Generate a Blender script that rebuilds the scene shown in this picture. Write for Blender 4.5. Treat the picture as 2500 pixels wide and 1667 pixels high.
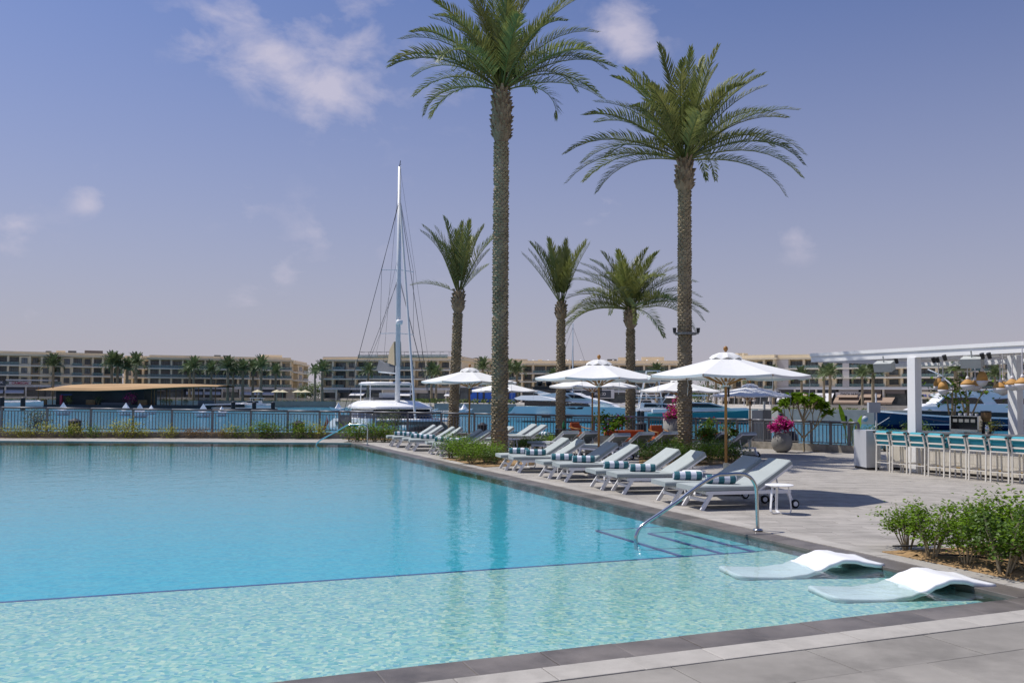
import bpy, math, random
from mathutils import Vector, Matrix, Euler
R = math.radians
rnd = random.Random(7)
for o in list(bpy.data.objects): bpy.data.objects.remove(o)
scene = bpy.context.scene
C = scene.collection

# ------------------------------------------------------------------ camera
CAMH, LENS, PITCH, ROLL, SHY = 1.9, 31.7, 2.2, 0.35, 0.0216
cd = bpy.data.cameras.new('camera'); cam = bpy.data.objects.new('camera', cd); C.objects.link(cam)
cd.lens = LENS; cd.sensor_width = 36; cd.shift_y = SHY; cd.clip_end = 20000; cd.clip_start = 0.1
CM = Matrix.Rotation(R(90 + PITCH), 3, 'X') @ Matrix.Rotation(R(ROLL), 3, 'Z')
cam.matrix_world = Matrix.Translation((0, 0, CAMH)) @ CM.to_4x4()
scene.camera = cam
def ray(px, py):
    return CM @ Vector(((px - 1250) / 2500, -(py - 833.5) / 2500 + SHY, -LENS / 36))
def P(px, py, Y):                      # point on the pixel's ray at depth Y
    d = ray(px, py); return Vector((0, 0, CAMH)) + d * (Y / d.y)
def G(px, py, z=0.0):                  # where the pixel's ray meets the level z
    d = ray(px, py); return Vector((0, 0, CAMH)) + d * ((z - CAMH) / d.z)

# ------------------------------------------------------------------ sky, sun, exposure
SUN_EL, SUN_AZ = 60.0, 160.0           # azimuth of the direction TO the sun, degrees from +X towards +Y
w = bpy.data.worlds.new('World'); scene.world = w; w.use_nodes = True
nt = w.node_tree; nt.nodes.clear()
def wn(t, **k):
    n = nt.nodes.new(t)
    for a, b in k.items(): setattr(n, a, b)
    return n
def wl(a, b): nt.links.new(a, b)
def wmath(op, a, b=None, clamp=False):
    n = wn('ShaderNodeMath', operation=op, use_clamp=clamp)
    for i, v in enumerate((a, b)):
        if v is None: continue
        if isinstance(v, (int, float)): n.inputs[i].default_value = v
        else: wl(v, n.inputs[i])
    return n.outputs[0]
def wmix(f, a, b):
    n = wn('ShaderNodeMix', data_type='RGBA')
    for s, v in ((n.inputs[0], f), (n.inputs[6], a), (n.inputs[7], b)):
        if isinstance(v, (int, float)): s.default_value = v
        elif isinstance(v, tuple): s.default_value = v + (1,)
        else: wl(v, s)
    return n.outputs[2]
STR = 0.13
sky = wn('ShaderNodeTexSky', sky_type='NISHITA', sun_disc=False)
sky.sun_elevation = R(SUN_EL); sky.sun_rotation = R(90 - SUN_AZ); sky.dust_density = 2.0; sky.air_density = 1.0; sky.ozone_density = 2.0
tc = wn('ShaderNodeTexCoord'); sep = wn('ShaderNodeSeparateXYZ'); wl(tc.outputs['Generated'], sep.inputs[0])
zz = wmath('MAXIMUM', sep.outputs[2], 0.0)
haze_f = wmath('POWER', wmath('SUBTRACT', 1.0, wmath('DIVIDE', zz, 0.57), True), 1.6)
skyt = wn('ShaderNodeMix', data_type='RGBA', blend_type='MULTIPLY'); skyt.inputs[0].default_value = 1
wl(sky.outputs[0], skyt.inputs[6]); skyt.inputs[7].default_value = (0.31, 0.41, 0.65, 1)
base = wmix(wmath('MULTIPLY', haze_f, 0.93), skyt.outputs[2], (0.40 / STR, 0.375 / STR, 0.42 / STR))
# clouds: soft drifts round a few directions, broken up by noise
mp = wn('ShaderNodeMapping'); mp.inputs['Scale'].default_value = (1, 1, 1.7); wl(tc.outputs['Generated'], mp.inputs[0])
nz = wn('ShaderNodeTexNoise'); nz.inputs['Scale'].default_value = 15; nz.inputs['Detail'].default_value = 9; nz.inputs['Roughness'].default_value = 0.58
nz.inputs['Distortion'].default_value = 0.25
wl(mp.outputs[0], nz.inputs['Vector'])
tot = None
for (px, py, r, a) in ((625, 95, .042, .8), (660, 165, .035, .5), (850, 235, .042, 1.0), (760, 235, .03, .6), (1080, 200, .045, .45), (1520, 85, .036, 1.0), (1560, 60, .04, .35),
                       (225, 475, .026, .75), (590, 490, .03, .5), (690, 665, .022, .6), (10, 560, .03, .75), (770, 560, .035, .45), (600, 735, .025, .45),
                       (1480, 500, .03, .55), (1950, 580, .026, .6), (1130, 640, .04, .4), (40, 770, .03, .45), (930, 540, .05, .4), (480, 80, .04, .5), (850, 10, .05, .7),
                       (-500, 300, .09, .9), (3200, 250, .1, .8), (3000, 600, .05, .6)):
    d = ray(px, py).normalized()
    v = wn('ShaderNodeVectorMath', operation='DISTANCE'); wl(tc.outputs['Generated'], v.inputs[0]); v.inputs[1].default_value = d
    g = wmath('DIVIDE', v.outputs['Value'], r)
    g = wmath('MULTIPLY', wmath('POWER', 2.718, wmath('MULTIPLY', wmath('MULTIPLY', g, g), -1.0)), a)
    tot = g if tot is None else wmath('ADD', tot, g)
cf = wmath('MULTIPLY', wmath('SUBTRACT', wmath('ADD', nz.outputs[0], wmath('MULTIPLY', tot, 0.34)), 0.62), 3.0, True)
cf = wmath('MULTIPLY', cf, wmath('MINIMUM', wmath('MULTIPLY', tot, 1.2), 0.70))
col = wmix(cf, base, (0.54 / STR, 0.50 / STR, 0.58 / STR))
bg = wn('ShaderNodeBackground'); bg.inputs['Strength'].default_value = STR; wl(col, bg.inputs[0])
wo = wn('ShaderNodeOutputWorld'); wl(bg.outputs[0], wo.inputs[0])

sd = bpy.data.lights.new('sun', 'SUN'); sd.energy = 3.8; sd.angle = R(0.53); sd.color = (1.0, 0.95, 0.88)
sun = bpy.data.objects.new('sun', sd); C.objects.link(sun)
ts = Vector((math.cos(R(SUN_EL)) * math.cos(R(SUN_AZ)), math.cos(R(SUN_EL)) * math.sin(R(SUN_AZ)), math.sin(R(SUN_EL))))
sun.rotation_euler = ts.to_track_quat('Z', 'Y').to_euler(); sun.location = (-20, 10, 40)
vs = scene.view_settings; vs.view_transform = 'Standard'; vs.look = 'None'; vs.gamma = 1; vs.exposure = 0.30; vs.use_curve_mapping = False
scene.render.engine = 'CYCLES'
scene.cycles.max_bounces = 8; scene.cycles.transparent_max_bounces = 16; scene.cycles.caustics_reflective = False

# ------------------------------------------------------------------ materials
def material(name, col, rough=0.6, metal=0.0, var=0.12, scale=6.0, bump=0.0, bscale=40.0, rand=0.0, spec=0.4, stretch=(1, 1, 1), detail=4, col2=None, trans=0.0, stain=0.0):
    m = bpy.data.materials.new(name); m.use_nodes = True; t = m.node_tree; b = t.nodes['Principled BSDF']
    b.inputs['Roughness'].default_value = rough; b.inputs['Metallic'].default_value = metal; b.inputs['Specular IOR Level'].default_value = spec
    tcn = t.nodes.new('ShaderNodeTexCoord'); mpn = t.nodes.new('ShaderNodeMapping'); mpn.inputs['Scale'].default_value = stretch
    oi = t.nodes.new('ShaderNodeObjectInfo')
    va = t.nodes.new('ShaderNodeVectorMath'); va.operation = 'ADD'
    sc = t.nodes.new('ShaderNodeVectorMath'); sc.operation = 'SCALE'; sc.inputs['Scale'].default_value = 37.0
    cb = t.nodes.new('ShaderNodeCombineXYZ')
    for i in range(3): t.links.new(oi.outputs['Random'], cb.inputs[i])
    t.links.new(cb.outputs[0], sc.inputs[0]); t.links.new(tcn.outputs['Object'], va.inputs[0]); t.links.new(sc.outputs[0], va.inputs[1])
    t.links.new(va.outputs[0], mpn.inputs[0])
    n = t.nodes.new('ShaderNodeTexNoise'); n.inputs['Scale'].default_value = scale; n.inputs['Detail'].default_value = detail; n.inputs['Roughness'].default_value = 0.6
    t.links.new(mpn.outputs[0], n.inputs['Vector'])
    rp = t.nodes.new('ShaderNodeMapRange'); rp.inputs[1].default_value = 0.3; rp.inputs[2].default_value = 0.7
    t.links.new(n.outputs[0], rp.inputs[0])
    mx = t.nodes.new('ShaderNodeMix'); mx.data_type = 'RGBA'; t.links.new(rp.outputs[0], mx.inputs[0])
    c2 = col2 or tuple(min(1, c * (1 + var)) for c in col); c1 = col if col2 else tuple(c * (1 - var) for c in col)
    mx.inputs[6].default_value = c1 + (1,); mx.inputs[7].default_value = c2 + (1,)
    out = mx.outputs[2]
    if rand:
        hv = t.nodes.new('ShaderNodeHueSaturation'); mr = t.nodes.new('ShaderNodeMapRange'); mr.inputs[3].default_value = 1 - rand; mr.inputs[4].default_value = 1 + rand
        t.links.new(oi.outputs['Random'], mr.inputs[0]); t.links.new(mr.outputs[0], hv.inputs['Value']); t.links.new(out, hv.inputs['Color']); out = hv.outputs[0]
    if stain:                                # water marks and dirt that run across the joints
        ge = t.nodes.new('ShaderNodeNewGeometry'); sn = t.nodes.new('ShaderNodeTexNoise'); sn.inputs['Scale'].default_value = 1.1; sn.inputs['Detail'].default_value = 7; sn.inputs['Roughness'].default_value = .65
        t.links.new(ge.outputs['Position'], sn.inputs['Vector']); sr = t.nodes.new('ShaderNodeMapRange'); sr.inputs[1].default_value = .50; sr.inputs[2].default_value = .66; sr.inputs[3].default_value = 1.05; sr.inputs[4].default_value = 1 - stain
        t.links.new(sn.outputs[0], sr.inputs[0]); sm = t.nodes.new('ShaderNodeVectorMath'); sm.operation = 'SCALE'; t.links.new(out, sm.inputs[0]); t.links.new(sr.outputs[0], sm.inputs['Scale']); out = sm.outputs[0]
    t.links.new(out, b.inputs['Base Color'])
    if bump:
        n2 = t.nodes.new('ShaderNodeTexNoise'); n2.inputs['Scale'].default_value = bscale; n2.inputs['Detail'].default_value = 3
        t.links.new(mpn.outputs[0], n2.inputs['Vector'])
        bp = t.nodes.new('ShaderNodeBump'); bp.inputs['Strength'].default_value = bump; bp.inputs['Distance'].default_value = 0.02
        t.links.new(n2.outputs[0], bp.inputs['Height']); t.links.new(bp.outputs[0], b.inputs['Normal'])
    if trans:                                # thin leaves and cloth let some light through
        ad = t.nodes.new('ShaderNodeMixShader'); ad.inputs[0].default_value = trans
        tr = t.nodes.new('ShaderNodeBsdfTranslucent'); t.links.new(out, tr.inputs[0])
        t.links.new(b.outputs[0], ad.inputs[1]); t.links.new(tr.outputs[0], ad.inputs[2])
        t.links.new(ad.outputs[0], t.nodes['Material Output'].inputs[0])
    return m
def glass(name, col, alpha=0.5, rough=0.03):
    m = bpy.data.materials.new(name); m.use_nodes = True; t = m.node_tree
    b = t.nodes['Principled BSDF']; b.inputs['Base Color'].default_value = col + (1,); b.inputs['Roughness'].default_value = rough
    b.inputs['Alpha'].default_value = alpha
    return m
M = {}
def mm(k, *a, **kw): M[k] = material(k, *a, **kw)
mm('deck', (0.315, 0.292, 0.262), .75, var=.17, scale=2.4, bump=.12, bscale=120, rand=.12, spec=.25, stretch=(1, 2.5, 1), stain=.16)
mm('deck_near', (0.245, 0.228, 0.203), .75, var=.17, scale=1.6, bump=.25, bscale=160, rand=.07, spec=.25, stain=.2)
mm('coping_pale', (0.36, 0.337, 0.303), .75, var=.08, scale=5, bump=.25, bscale=150, rand=.08, spec=.25, stain=.2)
mm('coping_dark', (0.135, 0.118, 0.105), .42, var=.32, scale=2.2, bump=.2, bscale=150, rand=.16, spec=.5, stain=.35)
mm('grout', (0.17, 0.15, 0.12), .9, var=.2)
mm('soil', (0.29, 0.185, 0.085), .95, var=.35, scale=9, bump=.9, bscale=30)
mm('kerb', (0.36, 0.34, 0.32), .8, var=.15, scale=2, bump=.1)
mm('kerb_stone', (0.30, 0.27, 0.22), .85, var=.3, scale=4, bump=.3, bscale=18)
mm('fence', (0.17, 0.172, 0.18), .45, var=.05, metal=.3)
mm('steel', (0.55, 0.55, 0.54), .16, metal=1, var=.05, spec=.6)
mm('white_metal', (0.78, 0.78, 0.79), .4, var=.03)
mm('mattress', (0.34, 0.375, 0.37), .85, var=.05, scale=3, bump=.15, bscale=300, rand=.05)
mm('slat', (0.24, 0.27, 0.28), .6, var=.05)
mm('rubber', (0.012, 0.012, 0.013), .7, var=.1)
mm('canopy', (0.74, 0.74, 0.73), .85, var=.025, scale=2, bump=.08, bscale=8, trans=.12, rand=.03)
mm('teak', (0.34, 0.155, 0.032), .45, var=.2, scale=8, stretch=(1, 1, .1), rand=.1)
mm('cream_metal', (0.66, 0.62, 0.46), .6, var=.06)
mm('float_white', (0.82, 0.82, 0.83), .35, var=.02)
mm('leaf_a', (0.125, 0.215, 0.012), .6, var=.45, scale=7, rand=.18, trans=.3, spec=.15)
mm('leaf_b', (0.085, 0.155, 0.018), .5, var=.45, scale=6, rand=.18, trans=.35)
mm('leaf_y', (0.30, 0.31, 0.02), .55, var=.4, scale=6, rand=.2, trans=.35)
mm('leaf_dry', (0.22, 0.13, 0.03), .7, var=.4, scale=6, rand=.2, trans=.3)
mm('leaf_olive', (0.10, 0.14, 0.055), .5, var=.4, scale=6, rand=.1, trans=.3)
mm('frond', (0.11, 0.145, 0.036), .42, var=.35, scale=.9, rand=.3, trans=.32, col2=(0.25, 0.255, 0.075))
mm('frond_far', (0.13, 0.175, 0.075), .55, var=.35, scale=.5, rand=.2, trans=.2)
mm('palm_trunk', (0.20, 0.158, 0.10), .95, var=.5, scale=1.7, bump=.5, bscale=25, col2=(0.36, 0.295, 0.20))
mm('palm_boss', (0.17, 0.12, 0.075), .95, var=.5, scale=3.5, bump=.6, bscale=25, col2=(0.36, 0.28, 0.19))
mm('rachis', (0.20, 0.22, 0.07), .55, var=.2)
mm('bark', (0.20, 0.155, 0.095), .9, var=.3, scale=8, bump=.4)
mm('bark_pale', (0.33, 0.27, 0.17), .9, var=.3, scale=8, bump=.3)
mm('magenta', (0.52, 0.012, 0.22), .6, var=.35, scale=9, trans=.3)
mm('red_petal', (0.5, 0.02, 0.02), .6, trans=.2)
mm('pot_grey', (0.22, 0.215, 0.20), .7, var=.08, scale=4)
mm('pot_blue', (0.035, 0.045, 0.075), .3, var=.2, scale=5)
mm('terracotta', (0.34, 0.075, 0.022), .85, var=.12, scale=5, bump=.1, bscale=200)
mm('black', (0.02, 0.02, 0.023), .5, var=.2)
mm('bottle_green', (0.01, 0.12, 0.04), .15)
mm('turquoise', (0.028, 0.29, 0.36), .6, var=.1, scale=4, rand=.05, bump=.1, bscale=30)
mm('stool_frame', (0.70, 0.67, 0.60), .5, var=.05)
mm('bar_panel', (0.44, 0.455, 0.475), .5, var=.04)
mm('bar_tile', (0.66, 0.61, 0.52), .5, var=.08, scale=5, rand=.06)
mm('bar_top', (0.16, 0.16, 0.165), .3, var=.2, scale=6)
mm('brass', (0.42, 0.28, 0.09), .35, metal=.9, var=.15)
mm('rattan', (0.46, 0.245, 0.07), .7, var=.18, scale=8, stretch=(1, 1, 6), rand=.08)
mm('lamp_white', (0.62, 0.60, 0.62), .5, var=.04)
mm('pergola', (0.83, 0.83, 0.82), .5, var=.03, scale=1)
mm('pergola_box', (0.42, 0.44, 0.42), .6, var=.05)
mm('gelcoat', (0.90, 0.89, 0.87), .22, var=.03, scale=.5, spec=.5)
mm('hull_blue', (0.60, 0.79, 0.81), .2, var=.05, scale=.3, spec=.5)
mm('hull_teal', (0.03, 0.22, 0.25), .22, var=.08, scale=.3, spec=.5)
mm('hull_navy', (0.004, 0.022, 0.085), .15, var=.1, scale=.3, spec=.5)
mm('hull_black', (0.012, 0.013, 0.016), .3, var=.1)
mm('boat_glass', (0.012, 0.016, 0.024), .08, var=.1, spec=.6)
mm('canvas_grey', (0.11, 0.115, 0.125), .8, var=.15)
mm('tan', (0.42, 0.34, 0.22), .7, var=.1)
mm('mast', (0.74, 0.75, 0.76), .35, var=.04)
mm('rope', (0.05, 0.05, 0.055), .7)
mm('paper_boat', (0.93, 0.93, 0.94), .5, var=.04)
mm('red', (0.5, 0.02, 0.02), .6)
mm('bld_beige', (0.80, 0.67, 0.48), .85, var=.07, scale=.15, rand=.05)
mm('bld_grey', (0.80, 0.67, 0.47), .85, var=.07, scale=.15, rand=.05)
mm('bld_sand', (0.80, 0.69, 0.50), .85, var=.07, scale=.15, rand=.05)
mm('bld_pale', (0.74, 0.69, 0.59), .8, var=.06, scale=.2)
mm('bld_violet', (0.52, 0.49, 0.48), .85, var=.05)
mm('window', (0.04, 0.055, 0.07), .12, var=.5, scale=.5, spec=.6, rand=.45, col2=(0.17, 0.20, 0.21))
mm('win_frame', (0.05, 0.05, 0.055), .5)
mm('shop_white', (0.62, 0.62, 0.63), .6, var=.06, scale=.5)
mm('shop_dark', (0.055, 0.065, 0.085), .5, var=.15, scale=.3)
mm('shop_taupe', (0.17, 0.15, 0.145), .7, var=.1)
mm('awning_white', (0.72, 0.71, 0.72), .8, var=.05, trans=.1)
mm('awning_brown', (0.30, 0.22, 0.165), .8, var=.08)
mm('cream_cloth', (0.62, 0.55, 0.36), .8, var=.06, trans=.1)
mm('closed_cloth', (0.55, 0.50, 0.45), .85, var=.1)
mm('blue_panel', (0.03, 0.13, 0.55), .5, var=.25, scale=.25)
mm('sign_white', (0.75, 0.75, 0.76), .5)
mm('sign_red', (0.35, 0.02, 0.06), .5)
mm('sign_blue', (0.01, 0.06, 0.45), .5)
mm('sign_dark', (0.03, 0.03, 0.035), .5)
mm('roof_tan', (0.40, 0.255, 0.125), .9, var=.25, scale=.6, stretch=(.15, 1, 1), bump=.3, bscale=4)
mm('restaurant_dark', (0.028, 0.042, 0.052), .6, var=.2, scale=.6)
mm('stone_wall', (0.42, 0.385, 0.33), .9, var=.15, scale=.7, bump=.3, bscale=3)
mm('sandstone', (0.52, 0.41, 0.29), .9, var=.12, scale=.6, bump=.2, bscale=3)
mm('land', (0.45, 0.38, 0.29), .95, var=.2, scale=.05)
mm('hedge', (0.11, 0.15, 0.035), .7, var=.5, scale=1.2, trans=.2)
mm('timber', (0.20, 0.115, 0.05), .8, var=.25, scale=2)
M['rail_glass'] = glass('rail_glass', (0.22, 0.34, 0.33), .45)
M['screen'] = glass('screen', (0.16, 0.16, 0.17), .75, .5)

# mosaic floors of the pool: small square tesserae of mixed blues and greens, the water's ripple bending painted into the pattern
def mosaic(name, cols, ts, wob):
    m = bpy.data.materials.new(name); m.use_nodes = True; t = m.node_tree; b = t.nodes['Principled BSDF']; b.inputs['Roughness'].default_value = .4
    b.inputs['Specular IOR Level'].default_value = .1
    tcn = t.nodes.new('ShaderNodeTexCoord')
    nn = t.nodes.new('ShaderNodeTexNoise'); nn.inputs['Scale'].default_value = 4.5; nn.inputs['Detail'].default_value = 2
    t.links.new(tcn.outputs['Object'], nn.inputs['Vector'])
    sub = t.nodes.new('ShaderNodeVectorMath'); sub.operation = 'SUBTRACT'; sub.inputs[1].default_value = (.5, .5, .5); t.links.new(nn.outputs['Color'], sub.inputs[0])
    scl = t.nodes.new('ShaderNodeVectorMath'); scl.operation = 'SCALE'; scl.inputs['Scale'].default_value = wob; t.links.new(sub.outputs[0], scl.inputs[0])
    add = t.nodes.new('ShaderNodeVectorMath'); add.operation = 'ADD'; t.links.new(tcn.outputs['Object'], add.inputs[0]); t.links.new(scl.outputs[0], add.inputs[1])
    vo = t.nodes.new('ShaderNodeTexVoronoi'); vo.distance = 'CHEBYCHEV'; vo.inputs['Scale'].default_value = 1 / ts; vo.inputs['Randomness'].default_value = .25
    t.links.new(add.outputs[0], vo.inputs['Vector'])
    sp = t.nodes.new('ShaderNodeSeparateColor'); t.links.new(vo.outputs['Color'], sp.inputs[0])
    rp = t.nodes.new('ShaderNodeValToRGB'); el = rp.color_ramp.elements
    el[0].position = 0; el[0].color = cols[0] + (1,); el[1].position = 1; el[1].color = cols[-1] + (1,)
    for i, c in enumerate(cols[1:-1]):
        e = el.new((i + 1) / (len(cols) - 1)); e.color = c + (1,)
    t.links.new(sp.outputs[0], rp.inputs[0]); t.links.new(rp.outputs[0], b.inputs['Base Color'])
    return m
M['shelf_tile'] = mosaic('shelf_tile', ((.14, .39, .42), (.46, .61, .52), (.27, .51, .49), (.66, .72, .58), (.15, .36, .46), (.44, .62, .58)), .036, .16)  # mixed mosaic colours; the paler tesserae also paint in sparkle of light on the shallows
M['deep_tile'] = mosaic('deep_tile', ((.045, .42, .55), (.085, .50, .62), (.03, .38, .53), (.07, .47, .60)), .05, .22)  # bluer than the shelf: light lost in deeper water is painted into the tile
M['wall_tile'] = mosaic('wall_tile', ((.22, .52, .56), (.30, .60, .62), (.20, .50, .56), (.28, .58, .60)), .05, .1)  # paler copy of the floor mosaic, lightened in colour to offset shade on the walls
M['step_tile'] = mosaic('step_tile', ((.10, .42, .47), (.17, .50, .52), (.085, .385, .47), (.20, .52, .50)), .055, .22)
mm('line_tile', (0.008, 0.04, 0.22), .4, var=.4, scale=20)

def water(name, tint, bscale, bstr, rough, body=None, stretch=(1, 1, 1), boost=1.0):
    m = bpy.data.materials.new(name); m.use_nodes = True; t = m.node_tree; t.nodes.remove(t.nodes['Principled BSDF'])
    tcn = t.nodes.new('ShaderNodeTexCoord'); mpn = t.nodes.new('ShaderNodeMapping'); mpn.inputs['Scale'].default_value = stretch; t.links.new(tcn.outputs['Object'], mpn.inputs[0])
    hs = []
    for s, k in ((bscale, 1.0), (bscale * .23, 1.6)):
        n = t.nodes.new('ShaderNodeTexNoise'); n.inputs['Scale'].default_value = s; n.inputs['Detail'].default_value = 3; n.inputs['Distortion'].default_value = .6
        t.links.new(mpn.outputs[0], n.inputs['Vector'])
        mu = t.nodes.new('ShaderNodeMath'); mu.operation = 'MULTIPLY'; mu.inputs[1].default_value = k; t.links.new(n.outputs[0], mu.inputs[0]); hs.append(mu)
    ad = t.nodes.new('ShaderNodeMath'); t.links.new(hs[0].outputs[0], ad.inputs[0]); t.links.new(hs[1].outputs[0], ad.inputs[1])
    bp = t.nodes.new('ShaderNodeBump'); bp.inputs['Strength'].default_value = bstr; bp.inputs['Distance'].default_value = .05
    t.links.new(ad.outputs[0], bp.inputs['Height'])
    fr = t.nodes.new('ShaderNodeFresnel'); fr.inputs['IOR'].default_value = 1.33; t.links.new(bp.outputs[0], fr.inputs['Normal'])
    fm = t.nodes.new('ShaderNodeMath'); fm.operation = 'MULTIPLY'; fm.use_clamp = True; fm.inputs[1].default_value = boost; t.links.new(fr.outputs[0], fm.inputs[0])
    gl = t.nodes.new('ShaderNodeBsdfGlossy'); gl.inputs['Roughness'].default_value = rough; t.links.new(bp.outputs[0], gl.inputs['Normal'])
    if body:
        tr = t.nodes.new('ShaderNodeBsdfDiffuse'); tr.inputs[0].default_value = body + (1,)
    else:
        tr = t.nodes.new('ShaderNodeBsdfTransparent'); tr.inputs[0].default_value = tint + (1,)
    mx = t.nodes.new('ShaderNodeMixShader'); t.links.new(fm.outputs[0], mx.inputs[0]); t.links.new(tr.outputs[0], mx.inputs[1]); t.links.new(gl.outputs[0], mx.inputs[2])
    t.links.new(mx.outputs[0], t.nodes['Material Output'].inputs[0])
    return m
M['pool_water'] = water('pool_water', (.84, .96, .98), 7.0, .085, .025, boost=1.15)
M['marina_water'] = water('marina_water', None, 1.3, .5, .12, body=(.04, .165, .25), boost=.5)

# striped towels: broad bands across the roll
def towel_mat():
    m = material('towel', (0.8, 0.8, 0.82), .95, var=.04, bump=.5, bscale=160); t = m.node_tree; b = t.nodes['Principled BSDF']
    tcn = t.nodes.new('ShaderNodeTexCoord'); sx = t.nodes.new('ShaderNodeSeparateXYZ'); t.links.new(tcn.outputs['Object'], sx.inputs[0])
    mu = t.nodes.new('ShaderNodeMath'); mu.operation = 'DIVIDE'; mu.inputs[1].default_value = .205; t.links.new(sx.outputs[0], mu.inputs[0])
    fr = t.nodes.new('ShaderNodeMath'); fr.operation = 'FRACT'; t.links.new(mu.outputs[0], fr.inputs[0])
    lt = t.nodes.new('ShaderNodeMath'); lt.operation = 'LESS_THAN'; lt.inputs[1].default_value = .5; t.links.new(fr.outputs[0], lt.inputs[0])
    mx = t.nodes.new('ShaderNodeMix'); mx.data_type = 'RGBA'; t.links.new(lt.outputs[0], mx.inputs[0])
    mx.inputs[6].default_value = (.72, .73, .80, 1); mx.inputs[7].default_value = (.045, .155, .185, 1); t.links.new(mx.outputs[2], b.inputs['Base Color'])
    return m
M['towel'] = towel_mat()

# ------------------------------------------------------------------ mesh builder
class MB:
    def __init__(s): s.v = []; s.f = []
    def poly(s, pts):
        i = len(s.v); s.v += [tuple(p) for p in pts]; s.f.append(tuple(range(i, i + len(pts)))); return s
    def box(s, x0, x1, y0, y1, z0, z1):
        return s.hexa([(x0, y0, z0), (x1, y0, z0), (x1, y1, z0), (x0, y1, z0), (x0, y0, z1), (x1, y0, z1), (x1, y1, z1), (x0, y1, z1)])
    def hexa(s, p):
        i = len(s.v); s.v += [tuple(q) for q in p]
        s.f += [tuple(i + k for k in f) for f in ((3, 2, 1, 0), (4, 5, 6, 7), (0, 1, 5, 4), (1, 2, 6, 5), (2, 3, 7, 6), (3, 0, 4, 7))]; return s
    def bar(s, p, q, w, h, up=(0, 0, 1)):
        p = Vector(p); q = Vector(q); d = (q - p).normalized(); up = Vector(up)
        if abs(d.dot(up)) > .98: up = Vector((1, 0, 0))
        a = d.cross(up).normalized() * (w / 2); b = a.cross(d).normalized() * (h / 2)
        return s.hexa([p - a - b, p + a - b, q + a - b, q - a - b, p - a + b, p + a + b, q + a + b, q - a + b])
    def tube(s, pts, r, n=8, cap=True):
        pts = [Vector(p) for p in pts]; rs = r if isinstance(r, (list, tuple)) else [r] * len(pts); rings = []; u = None
        for k, p in enumerate(pts):
            d = (pts[min(k + 1, len(pts) - 1)] - pts[max(k - 1, 0)]).normalized()
            if u is None: u = d.orthogonal().normalized()
            u = (u - d * u.dot(d)).normalized(); v = d.cross(u); i = len(s.v)
            for j in range(n):
                a = 2 * math.pi * j / n; s.v.append(tuple(p + (u * math.cos(a) + v * math.sin(a)) * rs[k]))
            rings.append(i)
        for a, b in zip(rings, rings[1:]):
            for j in range(n): s.f.append((a + j, a + (j + 1) % n, b + (j + 1) % n, b + j))
        if cap: s.f.append(tuple(rings[0] + j for j in reversed(range(n)))); s.f.append(tuple(rings[-1] + j for j in range(n)))
        return s
    def lathe(s, prof, n=16, c=(0, 0, 0), cap=True):
        rings = []
        for r, z in prof:
            rings.append(len(s.v))
            for j in range(n):
                a = 2 * math.pi * (j + .5) / n; s.v.append((c[0] + r * math.cos(a), c[1] + r * math.sin(a), c[2] + z))
        for a, b in zip(rings, rings[1:]):
            for j in range(n): s.f.append((a + j, a + (j + 1) % n, b + (j + 1) % n, b + j))
        if cap: s.f.append(tuple(rings[0] + j for j in reversed(range(n)))); s.f.append(tuple(rings[-1] + j for j in range(n)))
        return s
    def prism(s, pts, z0, z1):
        n = len(pts); i = len(s.v); s.v += [(p[0], p[1], z0) for p in pts] + [(p[0], p[1], z1) for p in pts]
        s.f.append(tuple(i + k for k in reversed(range(n)))); s.f.append(tuple(i + n + k for k in range(n)))
        for k in range(n): s.f.append((i + k, i + (k + 1) % n, i + n + (k + 1) % n, i + n + k))
        return s
    def grid(s, rows, close=False):                    # rows of points lofted together
        i = len(s.v); n = len(rows[0])
        for r in rows: s.v += [tuple(p) for p in r]
        for a in range(len(rows) - 1):
            for j in range(n if close else n - 1):
                k = (j + 1) % n; s.f.append((i + a * n + j, i + a * n + k, i + (a + 1) * n + k, i + (a + 1) * n + j))
        return s
    def mesh(s, name, mat, smooth=False):
        me = bpy.data.meshes.new(name); me.from_pydata(s.v, [], s.f); me.update()
        if mat: me.materials.append(M[mat])
        if smooth: me.shade_smooth()
        return me
    def build(s, name, mat, parent=None, smooth=False, kind=None, label=None):
        return link(name, s.mesh(name, mat, smooth), parent, kind, label)
def link(name, me, parent=None, kind=None, label=None, loc=None, rot=None, scale=None):
    o = bpy.data.objects.new(name, me); C.objects.link(o); o.parent = parent
    if kind: o['kind'] = kind
    if label: o['label'] = label
    if loc is not None: o.location = loc
    if rot is not None: o.rotation_euler = rot
    if scale is not None: o.scale = scale if isinstance(scale, (tuple, list, Vector)) else (scale,) * 3
    return o
def thing(name, label, cat, loc=(0, 0, 0), rz=0, group=None, scale=1):
    o = bpy.data.objects.new(name, None); C.objects.link(o); o.location = loc; o.rotation_euler = (0, 0, rz); o.scale = (scale,) * 3; o.empty_display_size = .2
    o['label'] = label; o['category'] = cat
    if group: o['group'] = group
    return o
def tag(o, label, cat, group=None):
    o['label'] = label; o['category'] = cat
    if group: o['group'] = group
    return o
KIDS = {}
def children(o):
    return [c for c in KIDS[o]] if o in KIDS else [c for c in o.children]
def dup(root, label, loc, rz=None, scale=None, parent=None):
    r = root.copy(); C.objects.link(r); r.location = loc; r['label'] = label
    if rz is not None: r.rotation_euler = (0, 0, rz)
    if scale is not None: r.scale = (scale,) * 3 if not isinstance(scale, (tuple, list)) else scale
    for ch in list(root.children):
        c = ch.copy(); C.objects.link(c); c.parent = r
        for g in list(ch.children):
            d = g.copy(); C.objects.link(d); d.parent = c
    return r
def structure(o): o['kind'] = 'structure'; return o
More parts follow.
